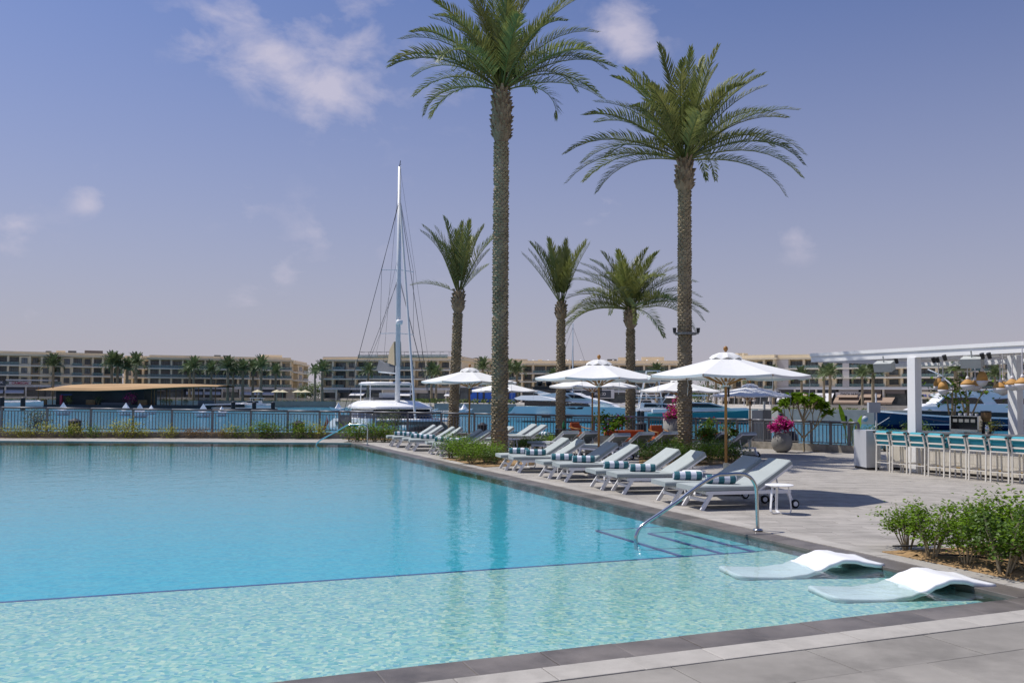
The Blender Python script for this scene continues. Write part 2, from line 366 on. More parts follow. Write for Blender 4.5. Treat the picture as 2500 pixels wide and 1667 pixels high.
def clip(poly, a, b):                                   # keep the part of a 2D polygon left of a->b
    out = []
    def side(p): return (b[0] - a[0]) * (p[1] - a[1]) - (b[1] - a[1]) * (p[0] - a[0])
    for i in range(len(poly)):
        p, q = poly[i], poly[(i + 1) % len(poly)]; sp, sq = side(p), side(q)
        if sp >= 0: out.append(p)
        if (sp >= 0) != (sq >= 0):
            t = sp / (sp - sq); out.append((p[0] + (q[0] - p[0]) * t, p[1] + (q[1] - p[1]) * t))
    return out
def area(p): return abs(sum(p[i][0] * p[(i + 1) % len(p)][1] - p[(i + 1) % len(p)][0] * p[i][1] for i in range(len(p)))) / 2
def text_part(body, size, mat, parent, loc, rot, name='lettering', ext=.03, squash=1.0):
    cu = bpy.data.curves.new('t', 'FONT'); cu.body = body; cu.size = size; cu.extrude = ext; cu.align_x = 'CENTER'; cu.align_y = 'CENTER'; cu.offset = size * .012
    o = bpy.data.objects.new('t', cu); C.objects.link(o); bpy.context.view_layer.update()
    me = bpy.data.meshes.new_from_object(o.evaluated_get(bpy.context.evaluated_depsgraph_get()))
    bpy.data.objects.remove(o); bpy.data.curves.remove(cu); me.name = name; me.materials.clear(); me.materials.append(M[mat])
    return link(name, me, parent, loc=loc, rot=rot, scale=(squash, 1, 1))

ORD = ['', 'first', 'second', 'third', 'fourth', 'fifth', 'sixth', 'seventh', 'eighth', 'ninth', 'tenth', 'eleventh', 'twelfth', 'thirteenth', 'fourteenth', 'fifteenth', 'sixteenth', 'seventeenth', 'eighteenth', 'nineteenth', 'twentieth']
TENS = ['', '', 'twenty', 'thirty']
def nth(n): return ORD[n] if n <= 20 else (TENS[n // 10] + '-' + ORD[n % 10] if n % 10 else 'thirtieth')
# ================================================================== SETTING
def V2(p): return Vector((p[0], p[1]))
WZ, SHELF, DEEP = -0.04, -0.13, -0.19
NR = V2(G(2486, 1467, WZ)); FR = V2(G(858, 1083, WZ)); NE = V2(G(744, 1667, WZ))
un = (NR - NE).normalized()                       # along the near edge, to the right
ur = (FR - NR).normalized()                       # along the right-hand edge, away
vr = Vector((ur.y, -ur.x))                        # square to the right-hand edge, onto the deck
NL = NR - un * 26; FL = Vector((NL.x + ur.x * 34 - 6, FR.y))
POOL = [NR, FR, FL, NL]

# ---- basin
root = structure(MB().prism([(p.x, p.y) for p in (NR + (un - ur) * .0, FR, FL, NL)], DEEP - .05, DEEP).build('pool_basin', 'deep_tile'))
wl_ = MB()
for a, b in zip(POOL, POOL[1:] + POOL[:1]):
    n = Vector(((b - a).y, -(b - a).x)).normalized() * .12
    wl_.hexa([(a.x, a.y, DEEP), (b.x, b.y, DEEP), (b.x + n.x, b.y + n.y, DEEP), (a.x + n.x, a.y + n.y, DEEP),
              (a.x, a.y, -.045), (b.x, b.y, -.045), (b.x + n.x, b.y + n.y, -.045), (a.x + n.x, a.y + n.y, -.045)])
wl_.build('basin_wall', 'wall_tile', root)
bl = V2(G(0, 1470, SHELF)); br = V2(G(1849, 1346, SHELF)); ub = (br - bl).normalized()
quad = [(NR.x, NR.y), (FR.x, FR.y), (FL.x, FL.y), (NL.x, NL.y)]
shelf = clip(quad, (br.x, br.y), (bl.x, bl.y))
MB().prism(shelf, DEEP + .002, SHELF).build('shelf', 'shelf_tile', root)
def strip(a, b, z, wd=.05, name='line_strip'):
    d = (b - a).normalized(); n = Vector((-d.y, d.x)) * wd / 2
    MB().hexa([(a.x - n.x, a.y - n.y, z - .01), (b.x - n.x, b.y - n.y, z - .01), (b.x + n.x, b.y + n.y, z - .01), (a.x + n.x, a.y + n.y, z - .01),
               (a.x - n.x, a.y - n.y, z + .004), (b.x - n.x, b.y - n.y, z + .004), (b.x + n.x, b.y + n.y, z + .004), (a.x + n.x, a.y + n.y, z + .004)]).build(name, 'line_tile', root)
right_hit = lambda p: p + vr * ((NR - p).dot(vr))
be = br if (NR - br).dot(vr) > .05 else br - ub * .4
strip(bl - ub * 20, be, SHELF, .055)
for (f, n_, z) in (((1456, 1294), (1658, 1358), -.175), ((1584, 1301), (1752, 1351), -.16), ((1663, 1296), (1838, 1345), -.145)):
    a = V2(G(f[0], f[1], z)); b = V2(G(n_[0], n_[1], z))
    a = right_hit(a) - vr * max(.25, (right_hit(a) - a).dot(vr)); b = a - ur * max(1.2, (a - b).dot(ur))
    # each tread runs from the right-hand wall to its blue nosing
    MB().prism([(b.x, b.y), tuple(right_hit(b)), tuple(right_hit(a)), (a.x, a.y)], DEEP + .003, z).build('step', 'step_tile', root)
    strip(a, b, z, .05); strip(a, right_hit(a) - vr * .02, z, .03)
structure(MB().poly([(p.x, p.y, WZ) for p in POOL]).build('pool_water', 'pool_water'))

# ---- fence line (used by kerb, quay and fence)
KZ = .27
FK = [(-400, 1051.5, 989, 997, 1045), (0, 1053, 994.5, 1002, 1046.4), (420, 1054, 1000, 1006.8, 1047.8), (820, 1055.5, 1004.5, 1012, 1050), (1200, 1057, 1010.5, 1017, 1054.0),
      (1500, 1063, 1016.5, 1021.8, 1059), (1850, 1077, 1025, 1031, 1072.5), (2097, 1088, 1032.5, 1038.7, 1084)]
def fk(px):
    for a, b in zip(FK, FK[1:]):
        if px <= b[0]:
            t = (px - a[0]) / (b[0] - a[0]); return [a[i] + (b[i] - a[i]) * t for i in range(1, 5)]
    return list(FK[-1][1:])
def fpos(px): k = fk(px); p = G(px, k[0], KZ); return Vector((p.x, p.y))
fline = [fpos(x) for x in (-400, 0, 210, 420, 620, 820, 1010, 1200, 1350, 1500, 1680, 1850, 1980, 2097)]

# ---- ground on the pool side, round the basin, ending at the quay
qe = [Vector((p.x, p.y + 3.0)) for p in fline]; qe[0] = Vector((-60, qe[1].y)); qe = qe + [Vector((16.5, 36.0)), Vector((60, 30.0))]
g = MB(); gz = -.012
def gp(*pts): g.poly([(p[0], p[1], gz) for p in pts])
gp((60, -12), (60, 30), qe[-2], qe[-3], FR, NR); gp((-60, -12), (60, -12), NR, NL); gp((-60, qe[0].y), (-60, -12), NL, FL)
g.poly([(p[0], p[1], gz) for p in [FR, *reversed(qe[:-2])][0:] + [FL]][::1])
for a, b in zip(qe, qe[1:]): g.poly([(a.x, a.y, gz), (b.x, b.y, gz), (b.x, b.y, -2.2), (a.x, a.y, -2.2)])
structure(g.build('ground', 'grout'))
sea = structure(MB().poly([(-9000, -9000, -2.2), (9000, -9000, -2.2), (9000, 15000, -2.2), (-9000, 15000, -2.2)]).build('terrain', 'land'))
structure(MB().poly([(-900, 25, -1.0), (900, 25, -1.0), (900, 420, -1.0), (-900, 420, -1.0)]).build('marina_water', 'marina_water'))

# ---- coping: a dark wet band and a pale band of slabs along the near and the right-hand edge
cop = structure(MB().prism([tuple(NR), tuple(NR + ur * .02), tuple(NR + ur * .02 - un * .02)], -.2, -.19).build('pool_coping', 'coping_dark'))
def slab(poly, z0, z1, name, mat, parent, bev=.006):
    c = (sum(p[0] for p in poly) / len(poly), sum(p[1] for p in poly) / len(poly))
    inn = []
    for p in poly:
        d = Vector((c[0] - p[0], c[1] - p[1])); d = d.normalized() * min(bev * 1.6, d.length * .3); inn.append((p[0] + d.x - c[0], p[1] + d.y - c[1]))
    loc = [(p[0] - c[0], p[1] - c[1]) for p in poly]; n = len(poly); m = MB()
    m.v = [(p[0], p[1], z0) for p in loc] + [(p[0], p[1], z1 - bev * .5) for p in loc] + [(p[0], p[1], z1) for p in inn]
    m.f.append(tuple(2 * n + k for k in range(n)))
    for r in (0, 1):
        for k in range(n): m.f.append((r * n + k, r * n + (k + 1) % n, (r + 1) * n + (k + 1) % n, (r + 1) * n + k))
    return link(name, m.mesh(name, mat), parent, loc=(c[0], c[1], 0))
def band(o, d, nrm, off, wd, length, L, z1, name, mat, start=0.0):
    s = start
    while s < length:
        e = min(s + L + rnd.uniform(-.02, .02), length); jz = rnd.uniform(-.002, .002)
        a = o + d * (s + .002) + nrm * off; b = o + d * (e - .002) + nrm * off
        slab([tuple(a), tuple(b), tuple(b + nrm * wd), tuple(a + nrm * wd)][::1 if d.x * nrm.y - d.y * nrm.x > 0 else -1], -.20, z1 + jz, name, mat, cop); s = e
dn = -ur                                                       # square to the near edge, towards the camera
DW, PW = .40, .30
band(NR + un * DW, -un, dn, 0.0, DW, 15, .62, -.006, 'dark_slab', 'coping_dark')
band(NR + un * (DW + PW), -un, dn, DW + .004, PW, 15, .66, .004, 'pale_slab', 'coping_pale')
Lr = (FR - NR).length
band(NR, ur, vr, 0.0, DW, Lr, .75, -.006, 'dark_slab', 'coping_dark')
band(NR - ur * DW, ur, vr, DW + .004, .26, Lr + .4, .9, .004, 'pale_slab', 'coping_pale')
band(FR + Vector((1.2, 0)), Vector((-1, 0)), Vector((0, 1)), .0, .45, 32, 1.2, .003, 'pale_slab', 'coping_pale')

# ---- paving: slabs laid square to the near edge in front, long strips across the view on the right
deck = structure(MB().box(-.05, .05, -.05, .05, -.3, -.29).build('pool_deck', 'deck'))
tiles = []
def clip_to(poly, planes):
    for a, b in planes:
        if len(poly) < 3: return []
        poly = clip(poly, tuple(a), tuple(b))
    return poly
n0 = NR + dn * (DW + PW + .008)
r0 = NR + vr * (DW + .26 + .008)
cut = NR - ur * .72 + vr * .9                                  # the two fields meet on this line, under the bed
for i in range(-10, 12):
    for j in range(0, 9):
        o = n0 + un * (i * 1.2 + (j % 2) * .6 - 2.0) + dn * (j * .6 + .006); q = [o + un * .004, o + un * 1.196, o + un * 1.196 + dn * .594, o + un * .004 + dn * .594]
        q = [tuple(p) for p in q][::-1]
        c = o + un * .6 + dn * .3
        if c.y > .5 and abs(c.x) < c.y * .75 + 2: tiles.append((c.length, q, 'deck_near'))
for j in range(0, 100):
    y = 8.0 + j * .30
    for i in range(-12, 28):
        x = -7 + i * .9 + (j * .37 % 1) * .9
        q = [(x + .003, y + .003), (x + .897, y + .003), (x + .897, y + .297), (x + .003, y + .297)]
        q = clip_to(q, [(r0 + ur * 50, r0), (n0 - un * 30, n0 + un * 30)])
        if len(q) < 3 or area(q) < .01: continue
        fy = 41.3 if x < 0 else 37.0 - x * .2
        if y > fy or abs(x) > y * .62 + 2: continue
        tiles.append((math.hypot(x, y), q, 'deck'))
for j in range(9):
    y = FR.y + .46 + j * .45
    for i in range(0, 30):
        x = -8 - i * .9; tiles.append((60 + i, [(x, y), (x + .896, y), (x + .896, y + .446), (x, y + .446)], 'deck'))
tiles.sort(key=lambda t: t[0])
rest = MB()
for k, (d, q, mt) in enumerate(tiles):
    jz = rnd.uniform(-.0015, .0015)
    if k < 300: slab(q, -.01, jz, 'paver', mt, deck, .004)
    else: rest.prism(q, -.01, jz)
rest.build('far_pavers', 'deck', deck, kind='stuff')

# ---- kerb walls the fence stands on
kb = MB()
for a, b in zip(fline, fline[1:]):
    n = Vector((-(b - a).y, (b - a).x)).normalized() * .22
    kb.hexa([(a.x - n.x * .6, a.y - n.y * .6, -.1), (b.x - n.x * .6, b.y - n.y * .6, -.1), (b.x + n.x, b.y + n.y, -.1), (a.x + n.x, a.y + n.y, -.1),
             (a.x - n.x * .6, a.y - n.y * .6, KZ), (b.x - n.x * .6, b.y - n.y * .6, KZ), (b.x + n.x, b.y + n.y, KZ), (a.x + n.x, a.y + n.y, KZ)])
tag(kb.build('kerb_wall', 'kerb_stone'), 'low stone kerb wall carrying the grey railing along the marina', 'wall')

# ---- planting beds
def inside(p, poly):
    c = False
    for i in range(len(poly)):
        a, b = poly[i], poly[i - 1]
        if (a[1] > p[1]) != (b[1] > p[1]) and p[0] < (b[0] - a[0]) * (p[1] - a[1]) / (b[1] - a[1]) + a[0]: c = not c
    return c
def bed(poly, h=.05, cell=.12, seed=1):
    poly = [(p[0], p[1]) for p in poly]; r = random.Random(seed); m = MB().prism(poly, -.008, .012)
    xs = [p[0] for p in poly]; ys = [p[1] for p in poly]; nx = int((max(xs) - min(xs)) / cell) + 1; ny = int((max(ys) - min(ys)) / cell) + 1; idx = {}
    for i in range(nx + 1):
        for j in range(ny + 1):
            p = (min(xs) + i * cell + r.uniform(-.3, .3) * cell, min(ys) + j * cell + r.uniform(-.3, .3) * cell)
            inn = inside(p, poly)
            z = (.014 + h * (.4 + .6 * r.random()) * (.6 + .4 * math.sin(p[0] * 2.1) * math.cos(p[1] * 1.7))) if inn and all(inside((p[0] + a, p[1] + b), poly) for a in (-cell, cell) for b in (-cell, cell)) else .004
            idx[i, j] = (len(m.v), inn); m.v.append((p[0], p[1], z))
    for i in range(nx):
        for j in range(ny):
            q = [idx[i, j], idx[i + 1, j], idx[i + 1, j + 1], idx[i, j + 1]]
            if all(k[1] for k in q): m.f.append(tuple(k[0] for k in q))
    return structure(m.build('planting_bed', 'soil', smooth=True))
cr = r0 + vr * .03
b0 = G(2128, 1349); b1 = G(2500, 1329)
tt = (b0.xy - cr).dot(ur)
BEDR = [cr + ur * tt, cr - ur * 1.2, cr - ur * 1.2 + un * 4.5, b1.xy + Vector((2.5, .3)), b1.xy]
bed(BEDR, .10, .09, 3)
c1 = (G(1072, 1122).xy - cr).dot(ur); c2 = (G(1218, 1139).xy - cr).dot(ur)
bed([cr + ur * (c1 + .5), cr + ur * (c2 - .1), cr + ur * (c2 + .2) + vr * 1.6, cr + ur * (c2 + 2.2) + vr * 2.6, cr + ur * (c1 + 2.5) + vr * 2.6], .05, .2, 4)
bed([G(1560, 1133), G(1700, 1137), G(1800, 1130), G(1815, 1112), G(1560, 1110)], .05, .2, 5)
bed([G(1245, 1108), G(1350, 1106), G(1360, 1096), G(1245, 1098)], .05, .2, 6)
sb = [Vector((fl.x, G(max(min(x, 845), -60), 1069.5).y)) for fl, x in zip(fline[:6], (-60, 0, 210, 420, 620, 820))]
bed([sb[0] + Vector((-4, 0)), *sb[1:], fline[5] + Vector((0, -.1)), *[p + Vector((0, -.12)) for p in reversed(fline[1:5])], fline[0]], .05, .3, 7)
bed([fline[5] + Vector((.6, -1.1)), fline[6] + Vector((1.2, -1.6)), fline[6] + Vector((1.2, -.2)), fline[5] + Vector((.6, -.2))], .05, .3, 8)
bed([G(1985, 1102.5), G(2095, 1104), G(2095, 1099), G(1985, 1097)], .04, .2, 9)

# ---- railing
fence = thing('railing', 'long grey metal railing with a round handrail between the pool terrace and marina', 'railing', (0, 0, 0))
FPX = [-104, 3, 114, 221, 324, 419, 518, 612, 702, 780, 828, 855, 912, 995, 1077, 1158, 1233, 1308, 1380, 1450, 1519, 1584, 1650, 1699, 1750, 1800, 1838, 1867, 1924, 1981, 2028, 2073, 2096]
fp = []
for x in FPX:
    k = fk(x); p = fpos(x); fp.append((p, [P(x, k[i], p.y).z for i in (1, 2, 3)]))
for i, (p, z) in enumerate(fp):
    MB().bar((p.x, p.y, KZ), (p.x, p.y, z[0] - .02), .06, .10).build('post', 'fence', fence)
    if i + 1 < len(fp):
        q, y = fp[i + 1]
        MB().tube([(p.x, p.y, z[0]), (q.x, q.y, y[0])], .048, 8).build('handrail', 'fence', fence, True)
        if FPX[i] == 828:
            MB().hexa([(p.x, p.y - .02, KZ + .05), (q.x, q.y - .02, KZ + .05), (q.x, q.y + .02, KZ + .05), (p.x, p.y + .02, KZ + .05),
                       (p.x, p.y - .02, z[1]), (q.x, q.y - .02, y[1]), (q.x, q.y + .02, y[1]), (p.x, p.y + .02, z[1])]).build('mesh_panel', 'screen', fence); continue
        for kk, nm in ((1, 'top_rail'), (2, 'bottom_rail')): MB().bar((p.x, p.y, z[kk]), (q.x, q.y, y[kk]), .045, .035).build(nm, 'fence', fence)
        m = MB(); L = (q - p).length; nb = max(3, int(L / .135))
        for j in range(1, nb):
            t = j / nb; c = p.lerp(q, t); m.tube([(c.x, c.y, z[2] + (y[2] - z[2]) * t), (c.x, c.y, z[1] + (y[1] - z[1]) * t)], .019, 4, False)
        m.build('balusters', 'fence', fence, kind='stuff')

# ---- far shore: promenade land, retaining wall and parapets
SH = [(-600, 989), (0, 991), (420, 992), (820, 994), (985, 998), (1060, 1005), (1260, 1007), (1600, 1020), (1900, 1031), (2160, 1036), (2700, 1046)]
shore = [G(x, y, -1.0).xy for x, y in SH]
PZ = .75
land = MB()
top = [(p.x, p.y, PZ) for p in shore] + [(1500, 120, PZ), (1500, 5000, PZ), (-1500, 5000, PZ), (-1500, 230, PZ)]
land.poly(top)
for a, b in zip(shore, shore[1:]): land.poly([(a.x, a.y, -1.6), (b.x, b.y, -1.6), (b.x, b.y, PZ), (a.x, a.y, PZ)])
structure(land.build('far_shore', 'stone_wall'))
def parapet(pts, h, th, z, mat, name, label):
    m = MB()
    for a, b in zip(pts, pts[1:]):
        d = (b - a).normalized(); m.bar((a.x, a.y, z + h / 2), (b.x, b.y, z + h / 2), th, h)
    return tag(m.build(name, mat), label, 'wall')
parapet([p + Vector((0, 3)) for p in shore[:5]], .85, 1.0, PZ, 'stone_wall', 'parapet_wall', 'pale stone parapet along the far promenade left of the catamaran')
parapet([p + Vector((0, 3)) for p in shore[8:]], .55, .8, PZ, 'stone_wall', 'parapet_wall', 'pale stone parapet on the far quay behind the navy yacht bow')
def hedge_strip(pts, h, th, z, label):
    m = MB(); r = random.Random(5)
    for a, b in zip(pts, pts[1:]):
        L = (b - a).length
        for k in range(int(L * 26)):
            t = r.random(); c = a.lerp(b, t); y = r.uniform(-th, th); zz_ = z + h * r.random() ** .6; s = r.uniform(.12, .3)
            d1 = Vector((r.uniform(-1, 1), r.uniform(-1, 1), r.uniform(-.5, .5))).normalized() * s; d2 = Vector((r.uniform(-1, 1), r.uniform(-1, 1), r.uniform(0, 1))).normalized() * s
            c3 = Vector((c.x, c.y + y, zz_)); m.poly([c3 - d1, c3 - d2 * .6, c3 + d1, c3 + d2])
    o = m.build('hedge', 'hedge'); o['kind'] = 'stuff'; tag(o, label, 'hedge')
hedge_strip([p + Vector((0, .6)) for p in shore[1:5]], 1.1, .5, -.2, 'clipped green hedge at the waterline of the far left shore')
hedge_strip([p + Vector((0, 2.5)) for p in shore[4:7]], .9, .9, PZ, 'low green hedge on the terrace in front of the blue panelled shop')
hedge_strip([p + Vector((0, 1.0)) for p in shore[8:10]], 1.0, .6, -.1, 'green hedge on the quay beside the navy yacht bow')
# ================================================================== PALMS
def frond_mesh(name, L, droop, nl, lw, seed, vee=.6, mat='frond', seg=9, lam=.042, start=.14):
    """one feather leaf: arching midrib along +x, two ranks of narrow leaflets folded up into a V"""
    r = random.Random(seed); m = MB(); pts = []; p = Vector((0, 0, 0)); a = 0.0; side = r.uniform(-.12, .12)
    for k in range(seg + 1):
        t = k / seg; pts.append(p.copy()); a = -droop * t ** 1.6
        p = p + Vector((math.cos(a) * math.cos(side * t), math.sin(side * t), math.sin(a))) * (L / seg)
    m.tube(pts, [.030 * (1 - .88 * k / seg) * L / 3.6 + .003 for k in range(seg + 1)], 3, False)
    def at(t):
        f = min(t * seg, seg - 1e-4); k = int(f); return pts[k].lerp(pts[k + 1], f - k), (pts[k + 1] - pts[k]).normalized()
    for s in (-1, 1):
        for k in range(nl):
            t = start + (1 - start) * (k + r.uniform(-.35, .35)) / (nl - 1); t = max(start, min(.995, t)); c, d = at(t)
            lat = Vector((0, s, 0)); up = lat.cross(d) * s if s > 0 else d.cross(lat); up = Vector((-d.z, 0, d.x)) if d.x > 0 else Vector((0, 0, 1))
            tt = (t - start) / (1 - start)
            ln = lw * (.45 + .75 * math.sin(math.pi * min(1, tt * .9 + .12)) ** .8) * r.uniform(.85, 1.1) * (1 - .35 * tt)
            fw = R(58 - 38 * tt + r.uniform(-7, 7)); ve = vee * (1 - .45 * tt) * r.uniform(.6, 1.25)
            o = (lat * math.sin(R(90) - (R(90) - fw)) + d * math.cos(fw)); o = (lat * math.sin(fw) + d * math.cos(fw) + up * ve * .9).normalized()
            tip = c + o * ln + Vector((0, 0, -.10 * ln)) ; mid = c + o * ln * .5 + up * .02
            wv = o.cross(up).normalized() * lam * .5 * (L / 3.6)
            i = len(m.v); m.v += [tuple(c - wv * .5), tuple(c + wv * .5), tuple(mid + wv), tuple(mid - wv), tuple(tip)]
            m.f += [(i, i + 1, i + 2, i + 3), (i + 3, i + 2, i + 4)]
    return m.mesh(name, mat)
FM = {}
def fm(L, droop, seed, **k):
    key = (L, droop, seed, tuple(sorted(k.items())))
    if key not in FM: FM[key] = frond_mesh('frond', L, droop, k.pop('nl', 58), k.pop('lw', .62), seed, **k)
    return FM[key]
def palm_trunk(parent, h, r0, r1, boss, seed, rough=1.0, lean=(0, 0)):
    r = random.Random(seed); m = MB(); b = MB()
    ax = lambda z: Vector((lean[0] * z / h, lean[1] * z / h, z))
    n = 14; prof = [(0, r0 * 1.12), (.5, r0 * 1.02)] + [(h * k / 12, r0 + (r1 - r0) * k / 12 + r.uniform(-.01, .01)) for k in range(1, 13)]
    m.tube([ax(z) for z, _ in prof], [q * .96 for _, q in prof], n)
    row = .085; N = int((h - boss) / row)
    for k in range(N):                                             # leaf scars, ring over ring
        z = k * row; rad = r0 + (r1 - r0) * z / h; cnt = max(6, int(2 * math.pi * rad / .15))
        for j in range(cnt):
            if r.random() < .08: continue
            a = 2 * math.pi * (j + (k % 2) * .5 + r.uniform(-.12, .12)) / cnt; ca, sa = math.cos(a), math.sin(a); w = .078 * r.uniform(.8, 1.2); o = (.018 + .024 * r.random()) * rough
            c = ax(z + r.uniform(-.02, .02)); e = Vector((ca, sa, 0)); t = Vector((-sa, ca, 0))
            i = len(m.v)
            m.v += [tuple(c + e * (rad * .95) - t * w), tuple(c + e * (rad * .95) + t * w), tuple(c + e * (rad + o) + t * w * .7 + Vector((0, 0, row * .75))), tuple(c + e * (rad + o) - t * w * .7 + Vector((0, 0, row * .75))),
                    tuple(c + e * (rad * .93) + Vector((0, 0, row * 1.25)))]
            m.f += [(i, i + 1, i + 2, i + 3), (i + 3, i + 2, i + 4), (i + 1, i + 4, i + 2), (i, i + 3, i + 4)]
    m.build('trunk', 'palm_trunk', parent)
    rb = r1 * 1.5; z0 = h - boss                                     # the swollen head of cut leaf bases
    b.tube([ax(z0 - .05), ax(z0 + boss * .18), ax(z0 + boss * .6), ax(h), ax(h + .25)], [r1 * .9, rb * 1.0, rb * .98, r1 * .9, r1 * .4], 12)
    for k in range(int(boss / .018)):
        z = z0 + boss * .05 + k * .018; t_ = (z - z0) / boss; a = k * 2.39996; rad = rb * (1.0 if t_ > .15 else .85 + t_) * (1 - .25 * max(0, t_ - .7) / .3)
        ca, sa = math.cos(a), math.sin(a); e = Vector((ca, sa, 0)); t = Vector((-sa, ca, 0)); w = .055 * r.uniform(.7, 1.3); ln = r.uniform(.10, .22); out = r.uniform(.03, .10)
        c = ax(z); i = len(b.v)
        b.v += [tuple(c + e * rad * .9 - t * w), tuple(c + e * rad * .9 + t * w), tuple(c + e * (rad + out) + t * w * .6 + Vector((0, 0, ln))), tuple(c + e * (rad + out) - t * w * .6 + Vector((0, 0, ln))),
                tuple(c + e * (rad * .85) + Vector((0, 0, ln * 1.1)))]
        b.f += [(i, i + 1, i + 2, i + 3), (i + 3, i + 2, i + 4), (i + 1, i + 4, i + 2), (i, i + 3, i + 4)]
    b.build('leaf_bases', 'palm_boss', parent)
    return ax(h)
def palm(label, loc, h, r0, r1, boss, fronds, seed, rough=1.0, lean=(0, 0)):
    t = thing('date_palm', label, 'palm tree', loc, 0, 'date palms on the terrace'); top = palm_trunk(t, h, r0, r1, boss, seed, rough, lean); r = random.Random(seed)
    for (az, el, L, dr, sd, kw) in fronds:
        me = fm(L, dr, sd, **kw); q = Vector((math.cos(R(az)), math.sin(R(az)), 0))
        o = link('frond', me, t, loc=top + q * r1 * .55 + Vector((0, 0, .12 * math.sin(R(el)))))
        o.rotation_euler = Euler((r.uniform(-.35, .35), -R(el), R(az)), 'XYZ')
    return t
def crown(n, el0, el1, L0, L1, d0, d1, seed, var=6, **kw):
    r = random.Random(seed); out = []
    for k in range(n):
        t = k / (n - 1); az = k * 137.5 + r.uniform(-14, 14); el = el0 + (el1 - el0) * t + r.uniform(-6, 6)
        Lk = round((L0 + (L1 - L0) * t) * 4) / 4; dk = round((d0 + (d1 - d0) * t + r.uniform(-.15, .15)) * 4) / 4
        out.append((az, el, Lk, dk, k % 3, dict(kw)))
    return out
def base_of(px, py): p = G(px, py); return p
# the tall one left of centre
b1 = G(1219, 1112); h1 = P(1222, 222, b1.y).z
palm('tallest date palm, its crown cut by the top of the picture', b1, h1, .265, .225, 1.75,
     crown(42, 86, 26, 3.5, 4.0, .6, 1.5, 11) + [(178, 40, 4.0, 1.5, 1, {}), (2, 42, 4.0, 1.5, 2, {}), (185, 8, 3.0, 1.7, 0, {}), (10, 18, 3.5, 1.0, 1, {}), (150, 20, 3.0, 1.75, 2, {}), (335, 5, 2.5, 2.0, 1, {})], 21, 1.2)
b2 = G(1672, 1112); h2 = P(1674, 392, b2.y).z
palm('wide crowned tall date palm with a spotlight clamp on its trunk', b2, h2, .235, .205, 1.05,
     crown(40, 78, 18, 3.5, 4.25, .5, 1.4, 12) + [(180, 12, 4.25, 1.25, 1, {}), (0, 16, 4.25, 1.25, 2, {}), (200, 0, 3.5, 1.25, 0, {}), (345, 0, 3.75, 1.25, 2, {}), (60, 74, 4.25, .25, 1, {}), (130, 66, 4.0, .25, 1, {})], 22, 1.0)
f3 = fpos(1103); b3 = Vector((f3.x, f3.y + .8, 0)); h3 = P(1112, 715, b3.y).z
palm('palm with tight upright crown and one drooping leaf, left behind the railing', b3, h3, .235, .20, .9,
     crown(15, 88, 64, 3.25, 3.5, .25, .75, 13, vee=.8) + [(182, 22, 2.25, .75, 1, {'lw': .5}), (30, 48, 2.0, .25, 1, {}), (10, 60, 2.5, .25, 2, {}), (160, 68, 3.25, .25, 1, {})], 23, 1.5, lean=(.22, 0))
f4 = fpos(1367); b4 = Vector((f4.x, f4.y - .5, 0)); h4 = P(1372, 742, b4.y).z
palm('slim palm with the narrowest upright crown, in front of the railing', b4, h4, .21, .165, .7,
     crown(13, 88, 64, 2.75, 3.0, .25, .5, 14, vee=.8) + [(150, 62, 3.0, .25, 1, {}), (60, 70, 2.75, .25, 2, {}), (190, 56, 2.75, .25, 0, {})], 24, 1.5)
f5 = fpos(1545); b5 = Vector((f5.x, f5.y + .8, 0)); h5 = P(1546, 757, b5.y).z
palm('shorter full crowned palm half hidden behind the spotlight palm', b5, h5, .215, .175, .8,
     crown(40, 82, 6, 2.75, 3.5, .5, 1.5, 15) + [(180, 30, 3.5, 1.5, 1, {}), (200, 15, 3.25, 1.25, 0, {}), (0, 20, 3.5, 1.5, 2, {})], 25, 1.2)
sp = thing('spotlight_clamp', 'grey ring clamp with two small spotlights round the wide palm trunk', 'spotlight', P(1674, 814, b2.y))
m = MB().lathe([(.25, -.05), (.36, -.05), (.36, .03), (.25, .03)], 16, cap=False); m.build('ring', 'pot_grey', sp)
for s in (-1, 1):
    MB().bar((s * .30, -.1, 0), (s * .42, -.12, 0), .1, .05).build('bracket', 'pot_grey', sp)
    MB().lathe([(.05, 0), (.065, .16)], 10, (s * .40, -.12, .02)).build('spotlight', 'black', sp)

# distant promenade palms: one crown built once, copied
pf = thing('promenade_palm', 'x', 'palm tree', (0, 0, 0), 0, 'palms along the far promenade')
m = MB().tube([(0, 0, 0), (.05, 0, 3), (0, 0, 6.2)], [.34, .26, .22], 8); m.build('trunk', 'palm_trunk', pf)
cm_ = MB(); far_fr = [frond_mesh('f', 2.6, d, 15, .72, s, mat='frond_far', seg=6, lam=.20) for s, d in enumerate((.5, 1.1, 1.7))]
for k in range(30):
    me = far_fr[0 if k < 8 else (1 if k < 19 else 2)]; el = 82 - 78 * k / 29; az = k * 137.5
    mt = Matrix.Translation((0, 0, 6.15)) @ Euler((0, -R(el), R(az))).to_matrix().to_4x4(); i = len(cm_.v)
    cm_.v += [tuple(mt @ v.co) for v in me.vertices]; cm_.f += [tuple(i + q for q in p.vertices) for p in me.polygons]
cm_.build('crown', 'frond_far', pf)
